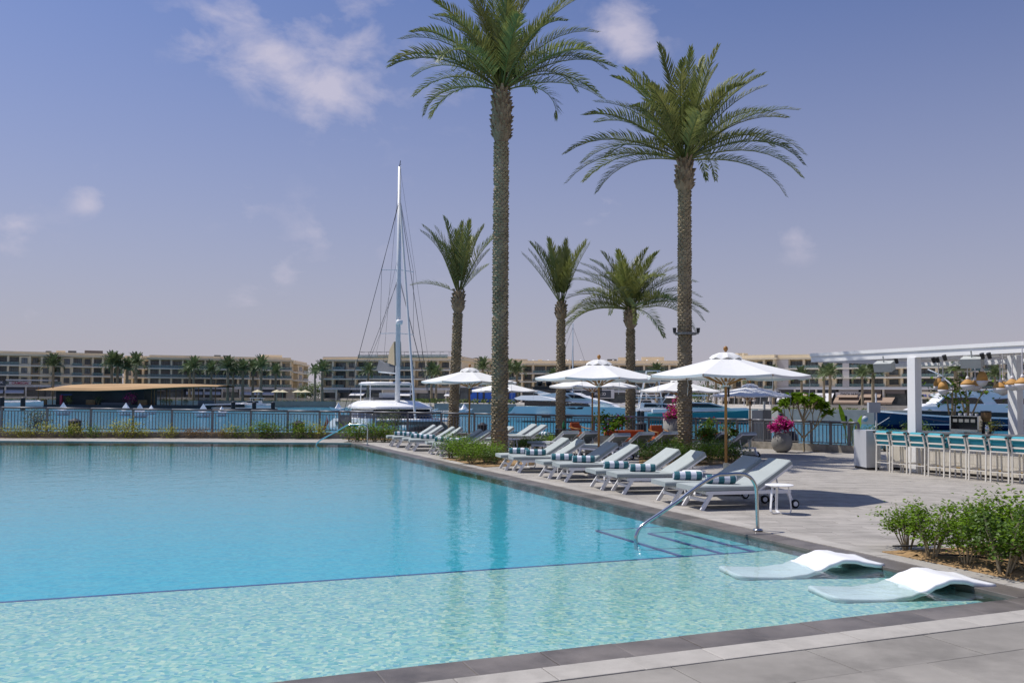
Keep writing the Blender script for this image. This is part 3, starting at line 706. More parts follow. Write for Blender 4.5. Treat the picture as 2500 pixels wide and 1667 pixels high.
PLM = [(108, 968, 886, 262), (128, 970, 884, 258), (272, 975, 880, 235), (286, 975, 884, 236), (309, 975, 894, 238), (330, 975, 882, 260), (462, 975, 898, 262), (472, 975, 890, 258), (515, 975, 898, 256),
       (555, 976, 890, 250), (568, 976, 900, 255), (592, 976, 896, 252), (617, 977, 896, 254), (637, 977, 888, 250), (672, 977, 904, 256), (768, 980, 905, 256), (786, 978, 898, 250), (898, 985, 902, 245),
       (1053, 988, 902, 212), (1064, 990, 908, 210), (1178, 985, 892, 240), (1240, 985, 896, 235), (1262, 985, 900, 238), (1350, 985, 915, 215), (1603, 995, 905, 200), (1728, 1000, 920, 175), (1748, 1000, 910, 172),
       (1825, 1000, 918, 168), (1888, 1000, 910, 166), (1957, 1000, 912, 160), (2027, 1000, 906, 158), (2106, 1005, 910, 158), (2132, 1003, 900, 160), (2333, 1000, 895, 170), (2430, 1000, 910, 172), (2012, 1005, 910, 190)]
WHERE = ['leftmost small palm, beside the floating restaurant roof', 'second small palm from the left, above the restaurant roof'] + ['']*99
for k, (px, pb, pc, Y) in enumerate(PLM):
    p = P(px, pb, Y); zt = P(px, pc, Y).z; hh = max(3.5, zt - PZ)
    sideword = 'left of the catamaran mast' if px < 960 else ('between the mast and the wide palm' if px < 1672 else 'right of the wide palm')
    order = sum(1 for q in PLM if q[0] <= px)
    lab = f'small promenade palm {sideword}, {nth(order)} from the left edge'
    if k == 0:
        o = pf; o['label'] = lab; o.location = (p.x, p.y, PZ); o.rotation_euler = (0, 0, 0); o.scale = (hh / 6.9,) * 3
    else: o = dup(pf, lab, (p.x, p.y, PZ), k * 1.3, (hh / 6.9 * rnd.uniform(.9, 1.1),) * 2 + (hh / 6.9,))

# ================================================================== SHRUBS
def bush_meshes(wd, h, n, leaf, stems, seed, base=.12, up=.5, clump=9, twig=.22, spread=2.2):
    """stems fanning out of the ground, twigs at their ends, leaf-sized faces clustered on the twigs"""
    r = random.Random(seed); st = MB(); lf = MB(); ends = []
    for k in range(stems):
        a = 2 * math.pi * k / stems + r.uniform(-.4, .4); rr = wd / 2 * r.uniform(.35, 1.0); e = Vector((math.cos(a) * rr, math.sin(a) * rr, h * r.uniform(.62, 1.0) * (1 - .25 * rr / wd)))
        b = Vector((math.cos(a), math.sin(a), 0)) * .04; mid = b.lerp(e, .5) + Vector((0, 0, h * .08))
        st.tube([b, mid, e], [.011, .008, .004], 4, False); ends.append((e, 1.0))
        for q in range(5):
            t = r.uniform(.3, .95); c = b.lerp(e, t) + Vector((0, 0, .04)); d = Vector((r.uniform(-1, 1), r.uniform(-1, 1), r.uniform(-.15, .9))).normalized() * twig * h * r.uniform(.5, 1.3)
            if c.z + d.z < base * h: d.z = abs(d.z)
            st.tube([c, c + d], [.005, .002], 3, False); ends.append((c + d, .8)); ends.append((c + d * .5, .6))
    for k in range(n):
        e, s = ends[r.randrange(len(ends))]; sp_ = leaf * spread
        c = e + Vector((r.gauss(0, sp_), r.gauss(0, sp_), r.gauss(0, sp_ * .8)))
        if c.z < base * h * .5: c.z = base * h * .5 + r.random() * .1
        d = Vector((r.uniform(-1, 1), r.uniform(-1, 1), r.uniform(-.6, .5))).normalized(); L = leaf * r.uniform(.7, 1.4)
        nrm = Vector((r.uniform(-.7, .7), r.uniform(-.7, .7), 1)); wv = d.cross(nrm).normalized() * L * .36; fold = Vector((0, 0, L * .12))
        i = len(lf.v); lf.v += [tuple(c), tuple(c + d * L * .5 + wv + fold), tuple(c + d * L), tuple(c + d * L * .5 - wv + fold)]; lf.f += [(i, i + 1, i + 2), (i, i + 2, i + 3)]
    return st.mesh('stems', 'bark_pale'), lf.mesh('foliage', None)
def mesh_mat(me, mat):
    k = me.copy(); k.materials.clear(); k.materials.append(M[mat]); return k
def shrub(name, label, cat, loc, meshes, mat, rz=0, scale=1, group=None):
    t = thing(name, label, cat, loc, rz, group); t.scale = scale if isinstance(scale, tuple) else (scale,) * 3
    link('stems', meshes[0], t); link('foliage', meshes[1] if isinstance(mat, type(None)) else mat_variant(meshes[1], mat), t); return t
MV = {}
def mat_variant(me, mat):
    if (me.name, mat) not in MV: MV[me.name, mat] = mesh_mat(me, mat)
    return MV[me.name, mat]
BIG = [bush_meshes(.78, .76, 1700, .038, 8, s, base=.52, spread=1.6) for s in (31, 32, 33)]
MID = [bush_meshes(1.0, .8, 1300, .055, 12, s, base=.02) for s in (41, 42, 43)]
SML = [bush_meshes(.7, .5, 330, .06, 7, s, base=.02) for s in (51, 52, 53)]
TAL = [bush_meshes(.4, .5, 120, .055, 3, s, base=.02) for s in (54, 55)]
for k, (px, py, s, mt, lab) in enumerate(((2222, 1347, 1.0, 'leaf_a', 'leaning leafy shrub at the tip of the sandy bed, leftmost'), (2284, 1370, 1.05, 'leaf_a', 'leafy shrub with pale fanned stems, second in the sandy bed'),
        (2372, 1388, .98, 'leaf_a', 'low dense shrub, third from the left in the sandy bed'), (2415, 1364, 1.25, 'leaf_a', 'taller shrub at the back of the sandy bed'),
        (2466, 1412, 1.2, 'leaf_b', 'dark green shrub on bare stems at the front of the sandy bed'), (2500, 1380, 1.25, 'leaf_a', 'shrub cut by the right edge of the picture, rear'), (2535, 1420, 1.2, 'leaf_a', 'shrub cut by the right edge of the picture, front'))):
    shrub('leafy_shrub', lab, 'shrub', G(px, py) + Vector((.03, .16, 0)), BIG[k % 3], mt, k * 2.1, (s, s, s * .9), 'shrubs in the sandy bed by the pool corner')
def hose(label, pts):
    q = [G(*p) + Vector((0, 0, .10)) for p in pts]; tag(MB().tube(q, .011, 6).build('drip_hose', 'rubber', None, True), label, 'hose', 'black drip hoses on the sandy bed')
hose('black irrigation hose along the back of the sandy bed', [(2180, 1352), (2250, 1351), (2330, 1344), (2430, 1346), (2520, 1340)])
hose('black irrigation hose along the front of the sandy bed', [(2290, 1374), (2360, 1376), (2420, 1384), (2500, 1400)])
# mid bed round the tall palm
MB1 = [(1100, 1118, 1.35), (1130, 1124, 1.3), (1150, 1132, 1.05), (1165, 1118, 1.25), (1185, 1130, 1.05), (1200, 1125, 1.15), (1208, 1134, .95), (1118, 1108, 1.3)]
for k, (px, py, s) in enumerate(MB1):
    shrub('bed_shrub', f'bright green shrub round the tallest palm foot, {nth(sum(1 for q in MB1 if q[0] <= px))} from the left', 'shrub', G(px, py), MID[k % 3], 'leaf_a' if k % 3 else 'leaf_b', k * 1.7, (s * .8, s * .8, s * .62), 'shrubs round the tallest palm')
MB2 = [(1575, 1122, 1.15), (1598, 1130, 1.15), (1625, 1122, 1.3), (1650, 1132, 1.1), (1690, 1132, 1.15), (1712, 1122, 1.25), (1735, 1134, 1.1), (1760, 1124, 1.3), (1788, 1128, 1.2), (1740, 1112, 1.4), (1642, 1112, 1.2)]
for k, (px, py, s) in enumerate(MB2):
    shrub('bed_shrub', f'dark green shrub round the wide palm foot, {nth(sum(1 for q in MB2 if q[0] <= px))} from the left', 'shrub', G(px, py), MID[(k + 1) % 3], 'leaf_b' if k % 2 else 'leaf_a', k * 1.3, (s * .8, s * .8, s * .6), 'shrubs round the wide palm')
MB3 = [(1262, 1104, .9), (1285, 1102, .9), (1308, 1103, .95), (1335, 1104, 1.15)]
for k, (px, py, s) in enumerate(MB3):
    shrub('bed_shrub', f'shrub behind the fourth lounger pair, {nth(k + 1)} from the left', 'shrub', G(px, py), MID[k % 3], 'leaf_a', k * 1.1, (s * .8, s * .8, s * .65), 'shrubs behind the fourth lounger pair')
# row in front of the kerb on the far side of the pool
ROW = [(17, 1.25, 'leaf_y'), (50, .9, 'leaf_y'), (75, .8, 'leaf_y'), (123, 1.1, 'leaf_y'), (160, 1.2, 'leaf_y'), (178, .9, 'leaf_a'), (197, 1.05, 'leaf_y'), (236, .9, 'leaf_a'), (262, 1.0, 'leaf_y'), (300, 1.2, 'leaf_y'), (328, 1.25, 'leaf_y'),
       (358, .75, 'leaf_y'), (405, 1.05, 'leaf_y'), (428, .9, 'leaf_y'), (470, .8, 'leaf_dry'), (500, .75, 'leaf_dry'), (525, .75, 'leaf_dry'), (552, .7, 'leaf_dry'), (570, .95, 'leaf_y'), (592, .9, 'leaf_a'), (615, 1.0, 'leaf_y'),
       (640, 1.2, 'leaf_a'), (658, 1.2, 'leaf_a'), (680, 1.25, 'leaf_a'), (712, 1.2, 'leaf_a'), (738, 1.25, 'leaf_a'), (760, 1.1, 'leaf_a'), (785, 1.15, 'leaf_y'), (802, 1.0, 'leaf_a')]
for k, (px, s, mt) in enumerate(ROW):
    p = G(px, 1068.5); p.y = min(p.y + .5, fpos(px).y - .5)
    dry = 'dry orange-brown' if mt == 'leaf_dry' else 'yellow-green'
    shrub('kerb_plant', f'{dry} low plant against the far kerb, {nth(k + 1)} from the left', 'plant', p, SML[k % 3] if k % 4 else TAL[k % 2], mt, k * 1.9, (s * 1.1, s * 1.1, s * 1.1), 'plants along the far kerb')
    if k % 3 == 1:
        sp_ = G(px + 9, 1068.5)
for k, (px, s) in enumerate(((855, 1.1), (872, 1.15), (893, 1.2), (915, 1.1), (935, 1.2), (950, 1.0))):
    p = G(px, 1078); shrub('kerb_plant', f'green plant beside the far pool handrail, {nth(k + 1)} from the left', 'plant', p, SML[k % 3], 'leaf_a', k * 1.9, s * 1.2, 'plants beside the far handrail')
OLV = bush_meshes(.75, 1.5, 700, .085, 7, 61, base=.05)
f = fpos(76); shrub('upright_shrub', 'upright olive-leaved shrub rising above the railing at the left', 'shrub', (f.x, f.y + .6, 0), OLV, 'leaf_olive', 0, (1.0, 1.0, .95))
f = fpos(960); shrub('upright_shrub', 'thin shrub in front of the catamaran behind the railing', 'shrub', (f.x, f.y + .7, 0), OLV, 'leaf_olive', 1, (.8, .8, .95))
f = fpos(930); shrub('upright_shrub', 'second thin shrub behind the railing, nearer the far handrail', 'shrub', (f.x, f.y + .7, 0), OLV, 'leaf_olive', 2, (.6, .6, .8))
# small grassy clumps at the kerb foot on the right
for k, (px, s) in enumerate(((1995, .8), (2020, .7), (2045, .75), (2068, .6))):
    shrub('kerb_plant', f'yellowish tuft at the kerb foot right of the frangipani, {nth(k + 1)} from the left', 'plant', G(px, 1101), TAL[k % 2], 'leaf_y', k, s, 'tufts at the right kerb')

# frangipani: forked grey limbs ending in rosettes of long leaves
fr = thing('frangipani_tree', 'small frangipani tree with forked bare limbs and leaf rosettes at the tips', 'tree', G(1963, 1102)); fr.scale = (.80, .80, 1.16); r = random.Random(9); st = MB(); lf = MB(); tips = []
def limb(p, d, L, rad, depth):
    e = p + d * L; st.tube([p, p.lerp(e, .5) + Vector((r.uniform(-.03, .03), r.uniform(-.03, .03), .02)), e], [rad, rad * .85, rad * .72], 6, False)
    if depth == 0: tips.append((e, d)); return
    for k in range(3):
        a = r.uniform(0, 6.28); s = Vector((math.cos(a), math.sin(a), 0)); limb(e, (d * .75 + s * r.uniform(.45, .8) + Vector((0, 0, .28))).normalized(), L * r.uniform(.68, .92), rad * .72, depth - 1)
limb(Vector((0, 0, 0)), Vector((-.03, 0, 1)).normalized(), .42, .05, 0); tips.clear()
for d in ((-.75, .1, .62), (.85, 0, .55), (.1, .5, .9), (-.1, -.45, .85)): limb(Vector((-.01, 0, .42)), Vector(d).normalized(), .62, .036, 2)
for e, d in tips:
    for k in range(24):
        a = k * 2.4; o = (Vector((math.cos(a), math.sin(a), r.uniform(-.25, .75)))).normalized(); L = r.uniform(.22, .38); wv = o.cross(Vector((0, 0, 1))).normalized() * L * .17
        i = len(lf.v); c = e; lf.v += [tuple(c), tuple(c + o * L * .55 + wv + Vector((0, 0, .01))), tuple(c + o * L + Vector((0, 0, -.07))), tuple(c + o * L * .55 - wv + Vector((0, 0, .01)))]; lf.f += [(i, i + 1, i + 2), (i, i + 2, i + 3)]
st.build('branches', 'bark_pale', fr, True); lf.build('crown', 'leaf_a', fr)

# big paddle leaves beyond the railing end
bp = fpos(2092); bn = thing('banana_plant', 'banana-like plant with tall paddle leaves at the railing end', 'plant', (bp.x + .30, bp.y + 1.4, 0)); bn.scale = (.72, .72, .64); r = random.Random(4)
for k, (dx, dy, hh, wd) in enumerate(((-.55, .1, 2.75, .30), (.55, -.1, 2.1, .30), (.65, .3, 1.75, .28), (.2, .5, 1.9, .28), (.25, -.4, 1.6, .26), (-.15, -.3, 1.5, .24))):
    m = MB(); rows = []
    base = Vector((dx * .15, dy * .15, 0)); tip = Vector((dx, dy, hh))
    lat = Vector((.8, .35, 0)) if k == 0 else Vector((tip.y - base.y, -(tip.x - base.x), 0)).normalized() * .8 + Vector((.3, 0, 0))
    lat.normalize()
    for q in range(9):
        t = q / 8; c = base.lerp(tip, t) + Vector((0, 0, .25 * math.sin(math.pi * t))) ; w_ = .02 if t < .35 else wd * .55 * math.sin(math.pi * min(1, (t - .33) / .68)) ** .7 + .004
        rows.append([c - lat * w_ + Vector((0, 0, .05 * w_ / wd)), c, c + lat * w_ + Vector((0, 0, .05 * w_ / wd))])
    m.grid(rows).build('leaf', 'leaf_a', bn, True)
for k, (px, s) in enumerate(((2012, 1.2), (2035, 1.35), (2055, 1.2), (2112, 1.6))):
    f = fpos(min(px, 2096)); shrub('quay_shrub', f'leafy shrub behind the right railing end, {nth(k + 1)} from the left', 'shrub', (G(px, 1088).x * 1.02, f.y + 1.1, 0), MID[k % 3], 'leaf_b', k, s * .8, 'shrubs behind the right railing end')
# ================================================================== LOUNGERS, TOWELS, TABLES
HING, BA, BL = 1.20, 33.0, .80
def make_lounger():
    t = thing('sun_lounger', 'x', 'sun lounger', (0, 0, 0), 0, 'white framed sun loungers with grey cushions')
    f = MB()
    for s in (-1, 1): f.box(.22, 1.86, s * .345 - .02, s * .345 + .02, .265, .325)
    for x in (.24, .75, 1.2, 1.82): f.box(x - .02, x + .02, -.325, .325, .275, .315)
    f.build('frame', 'white_metal', t)
    for s in (-1, 1): MB().bar((.34, s * .345, .31), (.13, s * .35, 0), .035, .065, (1, 0, 0)).build('leg', 'white_metal', t)
    MB().bar((.245, -.33, .16), (.245, .33, .16), .03, .05).build('leg_brace', 'white_metal', t)
    for s in (-1, 1):
        MB().bar((1.80, s * .345, .30), (1.90, s * .345, .07), .035, .06, (1, 0, 0)).build('leg', 'white_metal', t)
        wv = MB(); wv.v = []; m = MB().lathe([(.035, -.022), (.072, -.022), (.078, -.01), (.078, .01), (.072, .022), (.035, .022)], 14)
        o = m.build('wheel', 'rubber', t, True); o.location = (1.92, s * .39, .078); o.rotation_euler = (R(90), 0, 0)
        h = MB().lathe([(.02, -.026), (.045, -.025), (.045, .025), (.02, .026)], 10).build('hub', 'white_metal', o)
    def cushion(L, th, w_, seed):
        n = 8; rows = []
        for k, (yy, zz_) in enumerate(((-w_, .012), (-w_, th - .02), (-w_ + .02, th), (w_ - .02, th), (w_, th - .02), (w_, .012), (w_ - .015, 0), (-w_ + .015, 0))):
            rows.append([(x, yy, zz_ + (.006 * math.sin(x * 5 + seed) if zz_ >= th - .001 else 0)) for x in (0, .02, L * .25, L * .5, L * .75, L - .02, L)])
        m = MB(); m.grid([list(c) for c in zip(*rows)], True)
        m.f.append(tuple(range(7, -1, -1))); k = 6 * 8; m.f.append(tuple(range(k, k + 8))); return m
    o = cushion(HING + .02, .085, .36, 0).build('seat_cushion', 'mattress', t); o.location = (.0, 0, .33)
    sl = MB()
    for k in range(9): sl.box(.06 + k * .13, .15 + k * .13, -.325, .325, .322, .331)
    sl.build('seat_slats', 'slat', t)
    b = bpy.data.objects.new('backrest', None)
    ca, sa = math.cos(R(BA)), math.sin(R(BA))
    o = cushion(BL, .085, .36, 2).build('back_cushion', 'mattress', t); o.location = (HING + .03, 0, .335); o.rotation_euler = (0, -R(BA), 0)
    bf = MB()
    for s in (-1, 1): bf.bar((0, s * .335, -.015), (BL - .01, s * .335, -.015), .03, .035)
    bf.bar((BL - .02, -.33, -.015), (BL - .02, .33, -.015), .03, .035)
    o = bf.build('backrest_frame', 'white_metal', t); o.location = (HING + .03, 0, .335); o.rotation_euler = (0, -R(BA), 0)
    sm = MB().box(0, .055, -.32, .32, -.022, -.008).mesh('back_slat', 'slat')
    for k in range(7): link('back_slat', sm, t, loc=(HING + .03 + (.07 + k * .10) * ca, 0, .335 + (.07 + k * .10) * sa), rot=(0, -R(BA), 0))
    MB().bar((HING + .03 + .5 * ca, -.2, .32 + .5 * sa), (1.72, -.2, .30), .02, .02).bar((HING + .03 + .5 * ca, .2, .32 + .5 * sa), (1.72, .2, .30), .02, .02).build('prop', 'white_metal', t)
    return t
LY = R(13)
FEET = [((1661, 1234), (1721, 1247)), ((1593.5, 1221), (1653, 1233)), ((1485, 1197.5), (1531.6, 1207)), ((1436, 1188), (1476, 1196.4)), ((1352, 1170), (1389, 1177)), ((1312.7, 1162.4), (1345.6, 1168.8)),
        ((1244.6, 1148.6), (1273, 1154)), ((1215, 1142), (1240, 1148.6)), ((1059, 1110), (1079, 1113.8)), ((1041, 1106), (1057, 1109.5)), ((1000, 1098.5), (1015, 1101.4)), ((985, 1095.7), (998, 1098)), ((961, 1090), (974, 1092.8)), ((946, 1088), (958, 1089.6))]
PAIRN = ['nearest pair, by the curved handrail', 'second pair from the camera', 'third pair from the camera', 'fourth pair, beside the palm bed', 'fifth pair, beyond the palm bed', 'sixth pair from the camera', 'farthest pair, by the railing']
lproto = make_lounger(); towel_me = None
def towel_mesh():
    m = MB(); n = 18; rows = []
    for x, rr in ((0, .05), (.004, .078), (.05, .082), (.25, .085), (.47, .081), (.516, .077), (.52, .05)):
        rows.append([(x, math.cos(2 * math.pi * j / n) * rr * (1 + .05 * math.sin(j * 1.7)), math.sin(2 * math.pi * j / n) * rr * (.96 if j > n / 2 else 1)) for j in range(n)])
    m.grid(rows, True)
    for xx, sg in ((-.002, 1), (.522, -1)):                       # rolled layers at both ends
        pts = [(xx, math.cos(a * .5) * (.012 + a * .0036), math.sin(a * .5) * (.012 + a * .0036)) for a in range(0, 19)]; m.tube(pts, .006, 4)
    m.poly(rows[0][::-1]); m.poly(rows[-1])
    return m.mesh('rolled_towel', 'towel', True)
towel_me = towel_mesh()
def towel(label, loc, rz):
    o = link('rolled_towel', towel_me, None, loc=loc, rot=(rnd.uniform(-.4, .4), 0, rz)); return tag(o, label, 'towel', 'rolled striped towels')
def place(o, p, yaw, label, first=[True]):
    if first[0]: o.location = p; o.rotation_euler = (0, 0, yaw); o['label'] = label; first[0] = False; return o
    return dup(o, label, p, yaw)
for k, (a, b) in enumerate(FEET):
    c = (G(*a) + G(*b)) / 2; ax = Vector((math.cos(LY), math.sin(LY), 0)); pr = PAIRN[k // 2]; which = 'near' if k % 2 == 0 else 'far'
    o = c - ax * .13
    place(lproto, o, LY + rnd.uniform(-.045, .045), f'{which} grey cushioned lounger of the {pr}')
    ty = .06 if k % 2 == 0 else -.02
    towel(f'striped teal rolled towel on the {which} lounger of the {pr.split(",")[0]}', o + ax * (.30 if k % 2 else .42) + Vector((-math.sin(LY), math.cos(LY), 0)) * ty + Vector((0, 0, .415 + .08)), LY - R(9) + rnd.uniform(-.16, .16))
# second row, same way round, beyond the palm bed
for k, (px, py, lab, tw) in enumerate(((1150, 1093, 'shaded lounger behind the umbrella pole left of the tallest palm', True), (1176, 1096, 'lounger with its back just left of the tallest palm trunk', False),
                                       (1240, 1085, 'shaded lounger just right of the tallest palm trunk', False), (1262, 1088, 'sunlit lounger right of the tallest palm trunk', False))):
    p = G(px, py) - Vector((.7, 0, 0)); dup(lproto, lab, p, LY + R(3))
    if tw: towel('teal and white rolled towel on the shaded second-row lounger', p + Vector((.75, .3, .495)), LY)
# loungers turned to the marina: we look at the slatted back of their raised ends
for k, (px, py, yaw, lab) in enumerate(((1388, 1112, 128, 'lounger showing its slatted back, leftmost of those facing the marina'), (1440, 1112, 128, 'lounger with slatted back behind the umbrella poles'),
                                        (1512, 1122, 126, 'lounger with slatted back in front of the orange sofa'), (1572, 1116, 126, 'lounger with slatted back left of the orange armchair'), (1630, 1114, 126, 'lounger with slatted back in front of the orange armchair'),
                                        (1770, 1112, 124, 'left lounger with slatted back behind the nearest umbrella pole'), (1822, 1116, 124, 'rightmost lounger with slatted back, its wheel showing'))):
    hp = G(px, py); a = R(yaw); dup(lproto, lab, hp - Vector((math.cos(a), math.sin(a), 0)) * 1.9 * -1 if False else hp + Vector((math.cos(a), math.sin(a), 0)) * 1.75, a + math.pi)
towel('blue and white rolled towel lying on a marina-facing lounger', G(1338, 1090) + Vector((0, 0, .5)), R(120))

def make_table():
    t = thing('side_table', 'x', 'side table', (0, 0, 0), 0, 'small round white side tables')
    MB().lathe([(.03, .462), (.225, .465), (.235, .472), (.235, .478), (.225, .484)], 28).build('top', 'white_metal', t)
    for a in (80, 200, 320):
        c, s = math.cos(R(a)), math.sin(R(a)); n = Vector((-s, c, 0)); m = MB(); pts = [(.15, .462), (.175, .30), (.195, .10), (.19, .045), (.165, .016), (.02, .012)]
        for (r1, z1), (r2, z2) in zip(pts, pts[1:]): m.bar((c * r1, s * r1, z1), (c * r2, s * r2, z2), .042, .012, up=(c, s, .01) if z1 > .03 else (0, 0, 1))
        m.build('leg', 'white_metal', t)
    return t
tproto = make_table(); ft = [True]
for k, (px, py, z, lab) in enumerate(((1903, 1253, 0, 'round white side table nearest the camera, beside the first lounger'), (1694, 1149, .48, 'round white side table between the first and second lounger pairs'),
        (1491, 1127, .48, 'round white side table between the second and third lounger pairs'), (1380, 1112, .48, 'round white side table between the third and fourth lounger pairs'), (1291, 1098.5, .48, 'round white side table by the fourth lounger pair and palm bed'),
        (1253, 1072, .48, 'round white side table of the second row right of the tallest palm'), (1180, 1081, .48, 'round white side table left of the tallest palm trunk'), (1010, 1060, .48, 'round white side table by the farthest loungers'), (1340, 1078, .48, 'white side table beside the blue-striped towel'))):
    p = G(px, py, z); p.z = 0; place(tproto, p, rnd.uniform(-.3, .3), lab, ft)

# ================================================================== UMBRELLAS
def make_umbrella():
    t = thing('sun_umbrella', 'x', 'umbrella', (0, 0, 0), 0, 'white canvas umbrellas on teak poles'); ZR, ZT, RR = 2.38, 2.80, 1.66
    b = MB().box(-.33, .33, -.33, .33, .07, .15); b.build('base', 'cream_metal', t)
    for x in (-1, 1):
        for y in (-1, 1):
            o = MB().lathe([(.02, -.02), (.05, -.02), (.05, .02), (.02, .02)], 10).build('wheel', 'rubber', t); o.location = (x * .3, y * .3, .05); o.rotation_euler = (R(90), 0, 0)
    MB().lathe([(.055, .15), (.055, .62), (.05, .63), (.03, .63)], 12).build('sleeve', 'cream_metal', t)
    MB().tube([(0, 0, .3), (0, 0, 2.86)], .029, 10).build('pole', 'teak', t)
    MB().lathe([(.06, 2.16), (.075, 2.2), (.06, 2.26)], 10).build('hub', 'white_metal', t)
    n = 8; m = MB()
    def rim(j, f, sag=0): a = 2 * math.pi * (j + .5) / n; return Vector((math.cos(a) * RR * f, math.sin(a) * RR * f, ZT - (ZT - ZR) * f ** .93 - sag))
    for j in range(n):                                              # eight gores, slightly slack between the ribs
        rows = []
        for q in range(0, 6):
            f = .13 + .87 * q / 5; a, c = rim(j, f), rim(j + 1, f)
            rows.append([a.lerp(c, s) - Vector((0, 0, .035 * math.sin(math.pi * s) * f)) for s in (0, .25, .5, .75, 1)])
        m.grid(rows)
        m.grid([rows[-1], [p - Vector((0, 0, .05)) for p in rows[-1]]])      # hem
    m.build('canopy', 'canopy', t)
    c = MB()
    for j in range(n * 2):
        a0, a1 = 2 * math.pi * j / n / 2, 2 * math.pi * (j + 1) / n / 2
        rows = []
        for r_, z in ((.02, ZT + .055), (.14, ZT + .045), (.27, ZT - .025), (.33, ZT - .075)):
            rows.append([(math.cos(a) * r_, math.sin(a) * r_, z + (.018 * (-1) ** (j + k) if r_ > .2 else 0)) for k, a in enumerate((a0, a1))])
        c.grid(rows)
    c.build('vent_cap', 'canopy', t, True)
    MB().lathe([(.012, ZT + .03), (.02, ZT + .07), (.042, ZT + .10), (.048, ZT + .13), (.035, ZT + .165), (.012, ZT + .18)], 12).build('finial', 'teak', t, True)
    for j in range(n):
        a = rim(j, .09); b2 = rim(j, 1.0); rb = MB().bar(a - Vector((0, 0, .035)), b2 - Vector((0, 0, .03)), .022, .032).build('rib', 'teak', t)
        e = rim(j, .50) - Vector((0, 0, .04)); MB().bar((e.x * .08, e.y * .08, 2.2), e, .018, .028).build('strut', 'teak', t)
    s = MB()
    for j in (2, 6, 7):
        p = rim(j, .97); MB().tube([p, p + Vector((.02, -.03, -.18)), p + Vector((.0, -.02, -.42))], .006, 4).build('tie_cord', 'canopy', t)
    MB().box(.035, .075, -.01, .01, 1.96, 2.15).build('tag', 'black', t)
    return t
uproto = make_umbrella(); fu = [True]
for (px, pole_y, Y, sc, lab) in ((1772, 0, 18.2, 1.0, 'white umbrella nearest the camera, over the first lounger pair'), (1462, 0, 23.3, 1.02, 'white umbrella over the third lounger pair, in front of another'), (1446, 0, 31.5, .98, 'white umbrella showing its underside behind the third pair umbrella'),
        (1146, 0, 31.8, 1.04, 'white umbrella left of the tallest palm trunk'), (1231, 0, 40.5, .94, 'white umbrella partly hidden behind the tallest palm trunk'), (1831, 0, 31.0, .86, 'smaller white umbrella right of the nearest umbrella pole'), (1657, 0, 33.0, .93, 'white umbrella partly hidden behind the wide palm trunk')):
    p = P(px, 1000, Y); p.z = 0; o = place(uproto, p, R(-8) + rnd.uniform(-.12, .12), lab, fu); o.scale = (sc,) * 3

# ================================================================== HANDRAILS AND POOL FLOATS
def handrail(label, base, entry, pix, rad):
    b = G(*base); e = G(*entry, WZ); nrm = Vector(((e - b).y, -(e - b).x, 0)).normalized(); pts = []
    for px, py in pix:
        d = ray(px, py); o = Vector((0, 0, CAMH)); t = (b - o).dot(nrm) / d.dot(nrm); pts.append(o + d * t)
    pts[0] = b.copy(); pts.append(pts[-1] + Vector((0, 0, -.25)))
    sm = []
    for k in range(len(pts) - 1):                                    # smooth the bends
        p0, p1, p2, p3 = pts[max(k - 1, 0)], pts[k], pts[k + 1], pts[min(k + 2, len(pts) - 1)]
        for q in range(5):
            t = q / 5; sm.append(.5 * ((2 * p1) + (p2 - p0) * t + (2 * p0 - 5 * p1 + 4 * p2 - p3) * t * t + (3 * p1 - p0 - 3 * p2 + p3) * t ** 3))
    sm.append(pts[-1]); t = thing('pool_handrail', label, 'handrail', b); MB().tube([p - b for p in sm], rad, 14).build('rail', 'steel', t, True)
    MB().lathe([(.075, .004), (.075, .014), (.055, .028), (rad, .032)], 20).build('base_flange', 'steel', t, True)
c3 = lambda x, y: (1500 + x / 4.276, 1060 + y / 4.276)
handrail('curved stainless steel handrail at the near pool steps', c3(1497, 1003), (1553, 1314), [c3(1497, 1003), c3(1490, 800), c3(1483, 600), c3(1462, 510), c3(1405, 440), c3(1310, 412), c3(1180, 418), c3(1075, 426), c3(950, 490), c3(800, 592), c3(650, 705), c3(480, 822), c3(320, 930), c3(262, 985), c3(235, 1040), c3(225, 1085)], .026)
c4 = lambda x, y: (780 + x / 5.6, 820 + y / 5.6)
handrail('curved steel handrail at the far pool corner', c4(655, 1490), (773, 1086), [c4(655, 1490), c4(656, 1380), c4(655, 1270), c4(635, 1228), c4(590, 1211), c4(500, 1210), c4(400, 1212), c4(340, 1240), c4(200, 1320), c4(80, 1385), c4(10, 1425), c4(-25, 1455), (772, 1084)], .027)

